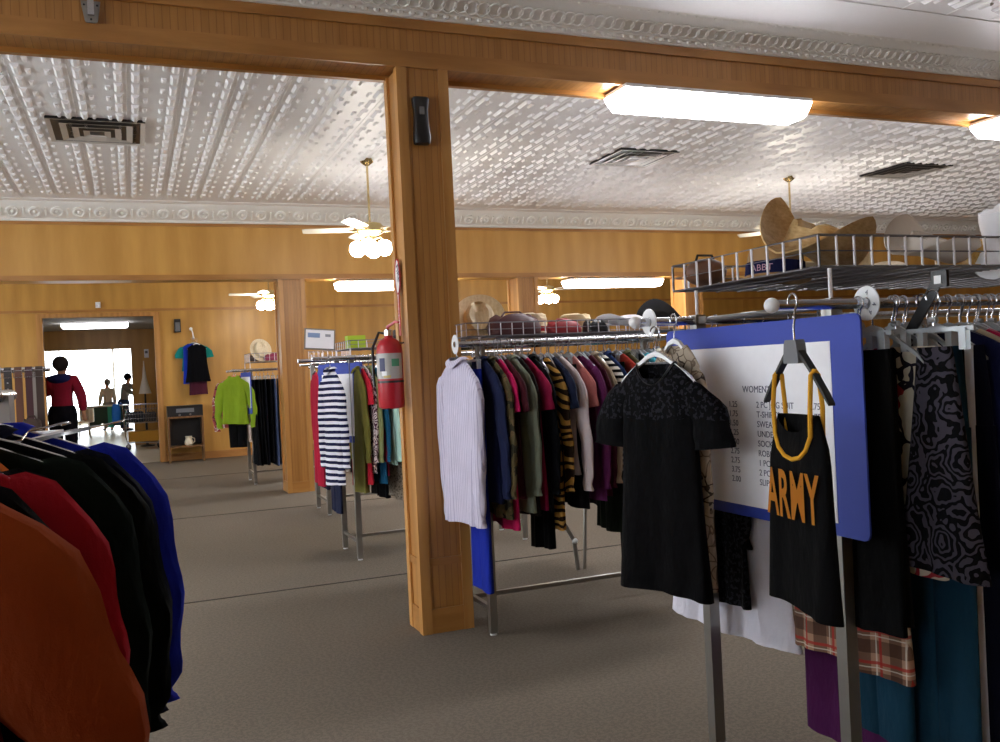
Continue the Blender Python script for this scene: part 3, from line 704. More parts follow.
# --- rack left of the near post
Citems = [
 ('shirt', 'olive', F('6f6a32'), dict(L=.92, w=.17)),
 ('tee', 'bright red', F('c02437'), dict(L=.86, w=.2)),
 ('blouse', 'pink floral', F('d8c8c8', 'rose', '4c2838'), dict(L=.78)),
 ('shirt', 'grey green', F('848a5c'), dict(L=.62)),
 ('blouse', 'petrol blue', F('1f5a7c'), dict(L=.86)),
 ('blouse', 'garnet', F('7a1830'), dict(L=.8)),
 ('blouse', 'shiny mint', F('bfe6d8', rough=.5), dict(L=.72, w=.22, step=.045)),
 ('tee', 'aqua green', F('4fc0a0'), dict(L=.7)),
 ('skirt', 'taupe lace', F('8c8072', 'lace', '5c5248'), dict(L=.95)),
 ('blouse', 'raspberry', F('8a1c44'), dict(L=.72, step=.06)),
 ('pants', 'black', F('151519'), dict(L=1.05, w=.15)),
 ('skirt', 'dusty brown', F('6f6054'), dict(L=.9)),
 ('shirt', 'white', F('e0dfe6'), dict(L=.7, step=.08)),
 ('pants', 'night black', F('141418'), dict(L=1.05, step=.1)),
 ('blouse', 'deep violet', F('3d2a58'), dict(L=.8, step=.1)),
 ('pants', 'dark grey', F('303238'), dict(L=1.05, step=.1)),
 ('blouse', 'brick', F('8c3a2c'), dict(L=.8, step=.1)),
]
row(Citems, 1.56, 6.715, 1.53, .034, 'the striped shirt rack', 'garments on the striped shirt rack')
put('shirt', F('e9e8f2', 'hstripe', '1c1f42', sc=1.0), (1.35, 6.62, 1.53), -74, 'navy and white striped shirt hung in front of the blue price board', 'garments on the striped shirt rack', hk='black', hlabel='black hanger holding the navy and white striped shirt', L=.84, w=.125, sl=.55, th=.022, amp=.012, out=.02, srad=.045, neckw=.05)
Cback = [('pants', 'navy', F('23273f'), dict(L=1.1)), ('blouse', 'scarlet', F('b02038'), dict(L=.95)), ('skirt', 'ebony', F('121216'), dict(L=1.0)), ('blouse', 'ivory', F('d8d2c4'), dict(L=.8)), ('pants', 'soot black', F('17171c'), dict(L=1.1)), ('skirt', 'mahogany', F('4a2420'), dict(L=.9)), ('pants', 'denim blue', F('34507c'), dict(L=1.05))]
row(Cback, 1.5, 7.335, 1.53, .18, 'the striped shirt rack back rail', 'garments on the back rail of the striped shirt rack')
Ditems = [('blouse', 'tall crimson', F('b3203c'), dict(L=1.12, w=.2)), ('pants', 'indigo', F('1d2240'), dict(L=1.12)), ('blouse', 'white', F('d8d6de'), dict(L=1.1)), ('blouse', 'fern green', F('587040'), dict(L=.9, step=.12)), ('skirt', 'sable', F('1b1719'), dict(L=1.0, step=.15)), ('blouse', 'rose', F('c06a80'), dict(L=.8, step=.15)), ('pants', 'graphite', F('2a2c33'), dict(L=1.1, step=.2))]
row(Ditems, 1.70, 9.085, 1.53, .06, 'the third rack', 'garments on the third rack back')
Eitems = [('skirt', 'black flared', F('0f1015'), dict(L=1.12, w0=.17, w1=.29)), ('pants', 'first black', F('101116'), dict(L=1.14, w=.18, step=.045)), ('skirt', 'long black', F('0e0f13'), dict(L=1.12, w0=.15, w1=.22, step=.05)),
 ('pants', 'blue black', F('12141f'), dict(L=1.14, w=.18, step=.05)), ('pants', 'pitch black', F('0d0d11'), dict(L=1.12, w=.18, step=.05)), ('pants', 'greyish blue', F('4c5878'), dict(L=1.16, w=.18, step=.07)), ('pants', 'pale denim', F('6b7aa4'), dict(L=1.16, step=.07)), ('blouse', 'claret', F('7c2036'), dict(step=.12)), ('pants', 'ink', F('14151c'), dict(L=1.1, step=.15))]
row(Eitems, 1.50, 12.445, 1.53, .08, 'the far rack', 'garments on the far rack')
put('shirt', F('8aa82a'), (1.25, 12.38, 1.53), -30, 'lime green long sleeved shirt on a coral hanger, far rack end', 'garments on the far rack', hk='coral', hlabel='coral hanger holding the lime green shirt', L=.62, w=.17, sl=.5)
put('shirt', F('a44a50', 'twig', 'e0d8d0', '3c2430'), (1.30, 12.62, 1.53), -28, 'red and white flowered jacket behind the lime green shirt', 'garments on the far rack', hlabel='clear hanger holding the flowered jacket behind the lime shirt', L=.68, w=.23, sl=.55, word='jacket')
put('pants', F('0f0f13'), (1.28, 12.50, 1.42), -30, 'black trousers below the lime green shirt', 'garments on the far rack', hlabel='clip hanger holding the black trousers below the lime shirt', L=.78, w=.13, leg=.06)
put('blouse', F('d9c2b8'), (1.40, 12.62, 1.53), -80, 'pale pink blouse behind the small price board of the far rack', 'garments on the far rack', hlabel='clear hanger holding the pale pink blouse', L=.86, w=.14, sl=.7)

# --- near right rack, front rail
A1 = [
 ('fold', 'plain black', F('0e0e10'), dict(L=.77, w=.112, dy=-.0)),
 ('skirt', 'second black', F('101012'), dict(L=.75, w0=.13, w1=.15, step=.03, dy=.03)),
 ('skirt', 'tartan', F('b8927a', 'plaid', '3a1e1a', 'b83a34', sc=.75), dict(L=.92, w0=.17, w1=.24, amp=.016, step=.035, dy=.17)),
 ('skirt', 'grey rose print', F('16151a', 'rose', '47434e', sc=1.0), dict(L=.60, w0=.05, w1=.13, step=.02, amp=.006, dy=-.185, rz=-88)),
 ('fold', 'cream branch print', F('cfc4b0', 'twig', '23202a', 'a03038', sc=.8), dict(L=.62, w=.13, step=.025, dy=-.02)),
 ('pants', 'teal denim', F('173a4e'), dict(L=1.14, w=.14, leg=.075, step=.03, dy=.14)),
 ('pants', 'purple', F('4a1a48'), dict(L=1.24, w=.2, leg=.12, step=.03, dy=.28)),
 ('pants', 'blue denim', F('17384c'), dict(L=1.24, w=.13, leg=.07, step=.02, dy=-.04)),
 ('pants', 'black dress', F('0d0d0f'), dict(L=1.22, w=.17, leg=.1, step=.04, dy=.09)),
 ('skirt', 'dark khaki', F('2c2a22'), dict(L=1.0, w0=.12, w1=.17, step=.03, dy=.07)),
 ('pants', 'navy white striped', F('12152c', 'side', 'e8e8f0', off=.15), dict(L=1.2, w=.2, leg=.14, step=.02, dy=.01)),
 ('blouse', 'deep navy', F('15183a'), dict(L=1.0, w=.22, step=.05)),
 ('blouse', 'oatmeal', F('b4a58c'), dict(L=.6, w=.21, step=.045)),
 ('tee', 'fuchsia', F('b8204c'), dict(L=.6, w=.22, step=.045)),
 ('pants', 'dull black', F('121214'), dict(L=1.2, step=.05)),
 ('skirt', 'wool black', F('131316'), dict(L=.9, step=.05)),
 ('blouse', 'smoke grey', F('55565e'), dict(L=.7, step=.05)),
 ('pants', 'raw black', F('0f0f12'), dict(L=1.2, step=.06)),
]
row(A1, 1.87, 1.955, 1.53, .04, 'the near right rack', 'garments on the front rail of the near right rack', jit=2)
# rear rail
A2 = [
 ('blouse', 'snakeskin print', F('b5a693', 'twig', '4a4038', '7c6c5c', sc=1.6), dict(L=.76, w=.135, sl=.62, hk='white', dy=-.10, out=-.02, srad=.04, rz=-90)),
 ('blouse', 'sheer black', F('0c0c0f', 'lace', '24242a'), dict(L=.89, w=.17, step=.20, hk='white', flare=1.3, out=.0, dy=.05)),
 ('shirt', 'crisp white', F('e9e7f4'), dict(L=1.01, w=.23, step=.045, hk='white', flare=1.5, out=.0, waist=1.1, sl=.5, dy=.02)),
 ('shirt', 'second white', F('dcdaea'), dict(L=.93, w=.21, step=.045, hk='white', flare=1.4, dy=.1)),
 ('tee', 'coffee', F('3c2a22'), dict(L=.6, step=.05)),
 ('pants', 'tall black', F('101014'), dict(L=.86, step=.09)),
 ('blouse', 'sapphire', F('24408c'), dict(L=.6, step=.12)),
 ('blouse', 'bottle green', F('1e3a2c'), dict(L=.7, step=.15)),
]
row(A2, 1.67, 2.66, 1.53, .05, 'the near right rack back rail', 'garments on the back rail of the near right rack', hk='black')
for i in range(12): put_hanger('clear', (1.93+.055*i+rnd.uniform(-.01, .01), 1.955, 1.53), -90+rnd.uniform(-8, 8), 'empty clear hanger squeezed between garments on the near right rack', 'empty hangers on the near right rack', .16)
for i in range(16): put_hanger('clear', (1.78+.07*i+rnd.uniform(-.01, .01), 4.395, 1.53), -90+rnd.uniform(-8, 8), 'empty clear hanger squeezed between garments on the middle rack', 'empty hangers on the middle rack', .16)
# lace tee, face out on the end of the rear rail
k = dict(L=.745, w=.165, th=.028, neckw=.08, scoop=.07, flare=1.2, out=-.03, amp=.012, k=18, sleeve='short', z0=-.10)
o = put('tee', F('0e0d11', 'yoke', '26252c', off=-.27), (1.58, 2.54, 1.49), -74, 'black lace-yoked short sleeved top facing the aisle on near right rack', 'garments facing out on the rack ends', hk='white', hlabel='white plastic hanger holding the black lace top', **k)
nb = MB().tube([(x, y-.001, z) for x, y, z in ring(-.10, .08, .024, 44, 0, 1, 0, scoop=.07)], .004, 5, closed=True).build('neck_binding', BLACKP, o)
# tank top
o = thing('tank_top', 'black tank top with gold trim and ARMY lettering', 'tank top', (1.56, 1.85, 1.53), -100, 'garments facing out on the rack ends')
tk = tank_mb(w=.15, L=.62, seed=1.3, z0=-.16, strap=.125, flare=1.04, amp=.006); tk.build('body', F('111114'), o)
GOLD = fab('eeb038')
straps_mb(w=.15, z0=-.185, strap=.13, r=.0058).build('gold_strap', GOLD, o)
for zz, rr in ((-.35, 1.0),):
    pass
tm = textmb('ARMY', .17, .0004, 1.06, .0035)
ws = [v[0] for v in tm.v]; mx = (min(ws)+max(ws))/2; kx = .255/(max(ws)-min(ws))
tm.v = [((x-mx)*kx, -.0265-.004*(1-((x-mx)*kx/.14)**2), z-.545) for x, y, z in tm.v]
tm.build('lettering', fab('f2a040'), o, False)
o['label'] = 'black tank top with gold straps and ARMY lettering on near right rack'
h = thing('clothes_hanger', 'black hanger with grey centre holding the ARMY tank top', 'hanger', (1.56, 1.85, 1.53), -100, 'hangers facing out on the rack ends')
MB().tube(arc(0, 0, .022, 190, -60, 12)+[(.006, 0, -.045), (0, 0, -.06), (0, 0, -.11)], .0028, 8).build('hook', CHROME, h)
hb = shoulder_mb(.155, .018, .11, -.125); hb.build('shoulder_bar', BLACKP, h, False)
r = [[(-w_, -.013, z), (w_, -.013, z), (w_, .013, z), (-w_, .013, z)] for z, w_ in ((-.155, .034), (-.15, .036), (-.105, .03), (-.095, .024))]
MB().loft(r, 0, True, True).build('size_block', GREYP, h, False)

o = thing('belt', 'black webbing belt with metal buckle slung over the near right rail', 'belt', (2.03, 1.86, 1.53), -80)
MB().loft([[(x-.016*.7, -.002, z+.011), (x+.016*.7, -.002, z-.011), (x+.016*.7, .002, z-.011), (x-.016*.7, .002, z+.011)] for x, z in ((-.075, -.13), (-.06, -.09), (-.02, -.03), (.02, .03), (.035, .06))], 0, True, True).build('strap', BLACKP, o, False)
MB().box(.015, .06, -.006, .006, .03, .075).build('buckle', BLACKP, o, False); MB().box(.025, .045, -.0085, -.006, .04, .062).build('tag', WHITEP, o, False)
# --- price boards
def board(loc, W, H, rz, label, rows=None, paper=(.09, .10, .06, .07), t_=.006):
    o = thing('price_board', label, 'sign', loc, rz, 'price boards on the rack ends')
    rr = .02; pts = []
    for cx, cz, a0 in ((W/2-rr, -rr, 0), (-W/2+rr, -rr, 90), (-W/2+rr, -H+rr, 180), (W/2-rr, -H+rr, 270)):
        pts += [(cx+rr*cos(R(a0+a)), cz+rr*sin(R(a0+a))) for a in (0, 30, 60, 90)]
    MB().loft([[(x, y, z) for x, z in pts] for y in (-t_/2, t_/2)], 0, True, True).build('backing_board', BLUEC, o, False)
    l, r_, tp, bt = paper
    MB().box(-W/2+l, W/2-r_, -t_/2-.0015, -t_/2, -H+bt, -tp).build('paper_sheet', PAPER, o, False)
    if rows:
        T = MB()
        for txt, x, z, s in rows:
            q = textmb(txt, s, .0003, 1.0); q.xf(Matrix.Translation((x, -t_/2-.0025, z))); T.add(q)
        T.build('lettering', INK, o, False)
    MB().tube([(-W/2+.12, 0, .035), (-W/2+.12, 0, -.015)], .003, 5).build('tie', BLACKP, o)
    MB().tube([(W/2-.16, 0, .035), (W/2-.16, 0, -.015)], .003, 5).build('tie', BLACKP, o)
    return o
L1 = ["1.25", "1.75", "1.50", "1.25", "3.00", "2.75", "2.75", "3.75", "2.00"]
L2 = ["2 PC JOG SUIT", "T-SHIRTS", "SWEATERS", "UNDERWEAR", "SOCKS", "ROBES", "1 PC SUIT", "2 PC SUIT", "SLIPS"]
L3 = ["3.75", "1.75", "1.75", ".50", ".25", "1.75", "3.75", "4.75", "1.00"]
rows = [("WOMEN'S", -.04, -.215, .03)]
for i in range(9):
    z = -.262-.030*i
    rows += [(L1[i], -.115, z, .027), (L2[i], .025, z, .027), (L3[i], .262 if len(L3[i]) == 4 else .275, z, .027)]
bd = board((1.795, 2.335, 1.50), .94, .61, -90, 'large blue board with white women\'s price list on near right rack', rows, paper=(.09, .115, .07, .035))
board((1.47, 6.88, 1.49), .54, .60, -66, 'blue board with white sheet behind the striped shirt', [("WOMEN'S", -.1, -.2, .03)]+[("TOPS   %s" % s, -.14, -.26-.04*i, .022) for i, s in enumerate(("1.25", "2.75", "3.00", "1.75"))], paper=(.05, .1, .08, .05))
board((1.56, 7.13, 1.50), .40, .60, -55, 'smaller blue and white board left of the striped shirt board', None, paper=(.03, .03, .03, .09))
board((1.90, 9.3, 1.46), .6, .38, -75, 'white sheet with blue edge on the third rack back', None, paper=(.03, .03, .02, .06))
board((1.40, 12.36, 1.50), .28, .55, -70, 'small white board with blue edge beside the lime green shirt', None, paper=(.02, .02, .06, .08))

# --- size rings, ball hooks
def ring_disc(loc, rz, label, txt='4', ro=.048):
    o = thing('size_ring', label, 'size ring', loc, rz, 'round size markers on the rails')
    n = 28
    MB().loft([[(r_*cos(2*PI*k/n), y, r_*sin(2*PI*k/n)) for k in range(n)] for r_, y in ((.0165, -.002), (ro, -.002), (ro, .002), (.0165, .002), (.0165, -.002))]).build('disc', WHITEP, o)
    if txt:
        for a in (80, -10, 200, 300):
            q = textmb(txt, .02, .0002); q.xf(Matrix.Rotation(R(90-a), 4, 'Y') @ Matrix.Translation((-.006, -.0026, ro*.58-.004))); q.build('numeral', INK, o, False)
ring_disc((1.905, 1.955, 1.53), -90, 'white size ring numbered 4 on the near right rack')
ring_disc((1.635, 2.66, 1.53), -90, 'white size ring at the back rail tip, above the lace top', None, .045)
ring_disc((1.545, 4.395, 1.53), -90, 'white size ring on the middle rack rail beside near post', None, .05)

# ------------------------------------------------------------------ hats and basket contents
def hat_mb(cr=.09, ch=.11, br=.17, curl=.9, dent=.03, N=40, tip=0):
    prof = [(cr*.35, ch*.98), (cr*.7, ch), (cr*.92, ch*.92), (cr*.98, ch*.7), (cr, ch*.35), (cr*1.04, .01), (cr*1.12, 0), (br*.8, 0), (br, .004), (br, -.002), (br*.8, -.005), (cr*1.1, -.005)]
    rings = []
    for r_, z in prof:
        rg = []
        for j in range(N):
            a = 2*PI*j/N; x = r_*cos(a)*1.0; y = r_*sin(a)*(1.18 if r_ <= cr*1.13 else 1.1); zz = z
            if r_ > cr*1.13: f = (r_-cr*1.1)/(br-cr*1.1); zz += curl*.09*f*f*(abs(cos(a))**1.6)-.02*f*abs(sin(a))*curl; x *= 1-.12*f*curl*abs(cos(a))
            if z > ch*.8: zz -= dent*max(0, 1-(x/(cr*.45))**2)
            rg.append((x, y, zz))
        rings.append(rg)
    return MB().loft(rings, 0, True, True)
def hat(loc, rot, mat, label, band=None, name='straw_hat', cat='hat', **k):
    o = thing(name, label, cat, loc, 0, 'hats in the rack baskets'); o.rotation_euler = [R(a) for a in rot]
    hat_mb(**k).build('hat_body', mat, o)
    cr = k.get('cr', .09)
    if band: MB().loft([[(r_*cos(2*PI*j/32), r_*1.18*sin(2*PI*j/32), z) for j in range(32)] for r_, z in ((cr*1.045, .008), (cr*1.03, .038))], closed=True).build('hat_band', band, o)
    return o
NAVY = fab('1b2048')
hat((2.05, 2.34, 1.72), (-6, 20, -66), STRAW, 'large tan straw cowboy hat tipped up in the near right basket', cr=.085, ch=.10, br=.2, curl=1.7, dent=.03)
o = hat((1.99, 2.44, 1.652), (0, 4, 0), plain('tan_felt', 'a07c50', .8), 'brown hat with a navy lettered band in the near right basket', None, cr=.085, ch=.10, br=.11, curl=-.1, name='felt_hat')
MB().loft([[(r_*cos(2*PI*j_/32), r_*1.18*sin(2*PI*j_/32), z) for j_ in range(32)] for r_, z in ((.091, .008), (.0885, .05))], closed=True).build('hat_band', NAVY, o)
q = textmb('ABBT', .03, .0003)
q.v = [(.093*sin((x-.035)/.093), -.093*1.0*cos((x-.035)/.093)-.016*cos((x-.035)/.093)*0, z+.016) for x, y, z in q.v]; q.xf(Matrix.Rotation(R(-70), 4, 'Z')); q.v = [(x*1.0, y*1.18, z) for x, y, z in q.v]; q.build('lettering', plain('pale_pink_thread', 'e0b8c8', .8), o, False)
hat((2.58, 2.36, 1.72), (-8, 24, -84), plain('cream_felt', 'e4ddd4', .8), 'cream sun hat with upturned brim in the near right basket', cr=.075, ch=.07, br=.16, curl=1.2, name='sun_hat')
hat((2.38, 2.55, 1.672), (0, 0, 0), STRAWP, 'pale beige straw hat lying flat in the near right basket', cr=.09, ch=.1, br=.2, curl=.5)
hat((2.72, 2.32, 1.67), (0, -10, 10), wood('yellow_weave', 'd8b46a', 'a87c34', sc=(60, 60, 60)), 'yellow woven straw hat at right of the near right basket', cr=.085, ch=.09, br=.12, curl=.3)
hat((2.78, 2.15, 1.75), (0, -20, 0), plain('white_cotton', 'f2f0f4', .8), 'white cotton bucket hat on top at right picture edge', cr=.10, ch=.13, br=.16, curl=-.9, name='bucket_hat')
o = thing('round_bag', 'small brown domed bag at the left end of near right basket', 'bag', (1.90, 2.70, 1.652), 0)
MB().sph((0, 0, .0), .075, 18, 8, sc=(1, 1, .65)).xf(Matrix.Translation((0, 0, .05))).build('shell', plain('brown_leather', '6a4530', .55), o); MB().tube([(-.05, 0, .06), (-.03, 0, .11), (.03, 0, .11), (.05, 0, .06)], .005, 6).build('handle', BLACKP, o)
# middle basket
hat((1.84, 4.80, 1.68), (62, 0, -20), STRAWP, 'pale straw hat standing on edge at left of middle basket', cr=.08, ch=.06, br=.15, curl=.2)
hat((2.18, 4.85, 1.59), (0, 0, 30), STRAWP, 'round straw hat right of the maroon bag in the middle basket', fab('a01828'), cr=.085, ch=.12, br=.12, curl=.2)
hat((2.47, 4.85, 1.59), (0, 0, 30), plain('light_straw', 'd8c49c', .8), 'light straw hat in the middle of the middle basket', cr=.085, ch=.11, br=.125, curl=.2)
hat((2.66, 4.62, 1.62), (10, 0, 30), plain('white_felt', 'f0eef0', .8), 'white wide brimmed hat at right of middle basket', cr=.07, ch=.03, br=.15, curl=.6, name='sun_hat')
hat((2.98, 4.72, 1.64), (0, 30, 30), plain('black_felt', '17161a', .8), 'black felt hat at the right end of middle basket', cr=.08, ch=.06, br=.14, curl=.8, name='felt_hat')
def bag(loc, sx, sy, sz, mat, label, rz=0, group='bags in the rack baskets'):
    o = thing('handbag', label, 'handbag', loc, rz, group)
    rs = []
    for z, k_ in ((0, .92), (.1, 1), (.5, 1.02), (.85, .92), (1, .7)): rs.append([(sx*k_*sp(cos(2*PI*j/24), .6), sy*k_*(1-.3*z)*sp(sin(2*PI*j/24), .6), sz*z+.012*sin(6*PI*j/24)*z) for j in range(24)])
    MB().loft(rs, 0, True, True).build('bag_body', mat, o)
    MB().tube([(-sx*.5, 0, sz*.95), (-sx*.3, .02, sz*1.2), (sx*.3, .02, sz*1.2), (sx*.5, 0, sz*.95)], .006, 6).build('handle', mat, o)
bag((2.00, 4.68, 1.577), .15, .08, .11, plain('maroon_leather', '4c2024', .5), 'maroon leather handbag at left of middle basket')
bag((2.30, 4.66, 1.577), .1, .06, .07, plain('scarlet_leather', 'a02a30', .5), 'red purse in the middle basket, right of the maroon bag')
bag((2.48, 4.62, 1.577), .07, .06, .06, BLACKP, 'black pouch in front of the light straw hat in middle basket')
bag((2.86, 4.56, 1.577), .09, .06, .05, plain('tan_leather', 'b08a60', .6), 'tan purse beside the black hat in middle basket')
o = thing('framed_card', 'white framed card leaning on top of striped shirt rack', 'framed sign', (1.32, 6.83, 1.60), -4)
MB().box(-.115, .115, -.006, .006, 0, .16).build('frame', STEEL, o, False)
MB().box(-.105, .105, -.009, -.006, .01, .15).build('card', PAPER, o, False)
MB().box(-.09, .0, -.0105, -.009, .09, .125).build('printed_block', plain('pale_blue_print', '8aa0c8', .6), o, False)
MB().box(.04, .08, -.0105, -.009, .1, .12).build('printed_block', plain('grey_print', 'a0a0a8', .6), o, False)
o.rotation_euler = (R(-8), R(5), R(-4))
tag(MB().box(-.07, .07, -.05, .05, 0, .10).build('lime_box', plain('lime_card', 'b4d22c', .6), None, False), 'small lime green box in the basket over the striped shirt', 'box').location = (1.64, 7.02, 1.605)
hat((1.95, 7.0, 1.64), (0, -38, 0), plain('grey_felt', '3c3436', .8), 'dark grey hat beside the extinguisher over the striped shirt rack', cr=.08, ch=.08, br=.14, curl=.5, name='felt_hat')
hat((1.66, 12.75, 1.80), (70, 0, 10), STRAWP, 'pale straw hat upright in the far rack basket', cr=.09, ch=.06, br=.15, curl=.1)
bag((1.62, 12.8, 1.65), .10, .06, .10, plain('dark_brown_leather', '3a241e', .6), 'dark brown bag behind the straw hat in the far basket')
bag((1.85, 12.7, 1.65), .16, .08, .08, plain('magenta_cloth', '8a2848', .8), 'magenta cloth bag in the far rack basket')

# ------------------------------------------------------------------ left foreground coats (rail along Y)
def coat(y, words, mat, rz=0, dx=0, **k):
    k2 = dict(L=.95, w=.225, th=.028, srad=.075, sl=.5, out=.06, k=14, amp=.012, hk='white'); k2.update(k)
    z = k2.pop('z', 1.39); kind = k2.pop('kind', 'coat'); hk = k2.pop('hk')
    put(kind, mat, (-.46+.19*(y-1.6)+dx, y, z), rz-8, words+' on the left foreground rack', 'coats on the left foreground rack', hk=hk, hlabel=hk+' hanger holding the '+words, **k2)
coat(1.20, 'pale yellow green blouse nearest the camera', F('a8ac70'), kind='blouse', L=1.1, sl=.6, w=.2, dx=-.03)
coat(1.29, 'pink sleeved blouse behind the yellow green one', F('cf9a98'), kind='blouse', L=.7, sl=.3, w=.2, dx=-.02)
coat(1.55, 'rust brown wool coat with wide sleeves', F('9a441e'), 0, srad=.088, sl=.46, out=.15, L=1.05, th=.036)
coat(1.68, 'black coat behind the rust coat', F('0c0b0d'), 3)
coat(1.78, 'dark red wool jacket', F('a01824'), 0, dx=.04, out=.05, sl=.4)
coat(1.88, 'black blazer behind the red jacket', F('0c0c0e'), 0)
coat(1.97, 'bright orange jacket', F('cc6422'), 0, z=1.44, w=.2, dx=-.10)
coat(2.08, 'dark green long coat', F('16261e'), 4, w=.235, sl=.52, out=.05, srad=.08, L=1.1)
coat(2.19, 'black green coat', F('0c120f'), 2, w=.25)
coat(2.31, 'navy coat behind the green coats', F('10152e'), 0, w=.24)
coat(2.43, 'royal blue padded coat at the rack end', F('1c2aa8'), -3, w=.25, out=.06, srad=.085, sl=.5)
for i, (x, y, z, rx, rz_) in enumerate(((-.10, 2.50, 1.30, 84, 8), (-.04, 2.46, 1.31, 80, -12), (-.16, 2.42, 1.315, 82, 22))):
    h = put_hanger(['white', 'clear', 'wire'][i], (x, y, z), rz_, ['empty white hanger lying on the left coats', 'empty clear hanger lying on the left coats', 'empty wire hanger lying on the left coats'][i], 'empty hangers on the left coats')
    h.rotation_euler = (R(rx), 0, R(rz_+90))

# belts
bm_ = MB()
bc = [('tan', '8a7a68'), ('grey', 'b8b4ac'), ('black', '1d1a1c'), ('brown', '4a3428'), ('cream', 'cfc6b4'), ('studded black', '1a181c'), ('olive', '4a4636'), ('dark plum', '2c1e26'), ('silver', 'a8a8b0'), ('chain trimmed black', '201c20'), ('chestnut', '5a3424'), ('maroon', '3c1820'), ('dark brown', '33221c')]
rail_order = []
for i, (w_, c_) in enumerate(bc):
    x = -2.05+i*.1 if 0 else -.64-.07*(len(bc)-1-i)
    o = thing('belt', '%s leather belt hanging on the belt rack%s' % (w_, (', just right of the %s one' % bc[i-1][0]) if i else ' at its left end'), 'belt', (x, 7.65, 1.56), 0, 'belts on the belt rack')
    L = .5+.12*((i*7) % 4)/4; mt = plain('belt_'+w_.replace(' ', '_'), c_, .45)
    pts = [(-.022, 0), (.022, 0)]
    MB().loft([[(-.024, y, z), (.024, y, z), (.024, y+.005, z), (-.024, y+.005, z)] for y, z in ((-.022, -L), (-.022, -.03), (-.018, .012), (0, .02), (.018, .012), (.022, -.03), (.022, -L*.9))], 0, True, True).build('strap', mt, o, False)
    MB().tube([(-.028, -.026, -.06), (.028, -.026, -.06), (.028, -.026, -.01), (-.028, -.026, -.01)], .004, 5, closed=True).build('buckle', CHROME, o)
    if 'stud' in w_ or 'chain' in w_ or w_ == 'silver':
        s = MB()
        for q in range(9): s.sph((0, -.024, -.1-q*.045), .008, 8, 4)
        s.build('studs', CHROME, o)
bag((-.70, 7.56, 1.04), .07, .05, .14, plain('brown_suede', '3c2c24', .8), 'brown bag hanging at the right end of the belt rack', group='belt rack bags')

# ------------------------------------------------------------------ back wall items
W0 = YB-.02
o = thing('wall_hook', 'white hook on the back wall holding three tops', 'hook', (1.05, YB-.005, 2.38))
MB().lathe([(.03, 0), (.03, .01)], 12).xf(Matrix.Rotation(R(90), 4, 'X')).build('rose', WHITEP, o); MB().tube([(0, -.01, 0), (.02, -.08, -.06), (.03, -.12, -.16), (.03, -.16, -.19), (.03, -.2, -.16)], .012, 8).build('arm', WHITEP, o)
g_ = 'tops hanging on the back wall'
put('tee', F('1c8a84'), (1.08, YB-.10, 2.20), 0, 'teal top at the back of the three on the back wall', g_, hlabel='clear hanger holding the teal top on the back wall', L=.5, w=.21)
put('sleeveless', F('2038b0'), (1.05, YB-.15, 2.19), 6, 'bright blue top between teal and black on the back wall', g_, hlabel='clear hanger holding the blue top on the back wall', L=.72, w=.17)
put('sleeveless', F('4a2030'), (1.12, YB-.19, 2.14), 3, 'wine coloured hem showing below the black top on back wall', g_, hlabel='clear hanger holding the wine top on the back wall', L=.88, w=.15)
put('sleeveless', F('0e0e16'), (1.12, YB-.235, 2.17), 0, 'black sleeveless top in front on the back wall', g_, hk='white', hlabel='white hanger holding the black top on the back wall', L=.68, w=.17, flare=1.3)
o = thing('wall_speaker', 'black speaker on the back wall right of the doorway', 'speaker', (.82, YB-.0, 2.44)); MB().box(-.055, .055, -.08, 0, -.12, .12).build('casing', BLACKP, o, False); MB().box(-.04, .04, -.084, -.08, -.1, .06).build('grille', GREYP, o, False)
o = thing('motion_sensor', 'small white sensor above the doorway', 'sensor', (-.48, YB-.02, 2.84)); MB().box(-.04, .04, -.06, 0, -.05, .05).build('casing', WHITEP, o, False); MB().sph((0, -.06, -.01), .025, 10, 6).build('lens', PAPER, o)
# cabinet with stereo and jug
o = thing('open_shelf_unit', 'brown open shelf unit beside the doorway under the stereo', 'shelf unit', (.86, YB-.27, 0))
MB().box(-.30, -.27, -.2, .2, 0, .78).build('side_panel', DWOOD, o, False); MB().box(.27, .30, -.2, .2, 0, .78).build('side_panel', DWOOD, o, False)
MB().box(-.30, .30, -.2, .2, .78, .81).build('top_panel', DWOOD, o, False); MB().box(-.27, .27, -.2, .2, .26, .285).build('shelf', DWOOD, o, False)
MB().box(-.27, .27, .18, .195, .285, .78).build('back_panel', BLACKP, o, False)
o = thing('stereo', 'black stereo receiver on the shelf unit by the doorway', 'stereo', (.86, YB-.27, .81))
MB().box(-.3, .3, -.17, .17, 0, .19).build('casing', BLACKP, o, False); MB().box(-.15, .15, -.175, -.17, .07, .14).build('display', GREYP, o, False)
for x in (-.1, .08): MB().lathe([(.025, 0), (.02, .02)], 14).xf(Matrix.Translation((x, -.17, .03)) @ Matrix.Rotation(R(90), 4, 'X')).build('knob', CHROME, o)
o = thing('ceramic_jug', 'cream ceramic jug on the lower shelf of the shelf unit', 'jug', (.90, YB-.36, .285))
MB().lathe([(.05, 0), (.07, .02), (.075, .07), (.055, .11), (.05, .14), (.062, .165)], 20).build('jug_body', plain('cream_ceramic', 'e0d4bc', .3), o); MB().tube([(.05, 0, .14), (.1, 0, .12), (.1, 0, .06), (.07, 0, .04)], .008, 8).build('handle', plain('cream_ceramic_b', 'e0d4bc', .3), o)

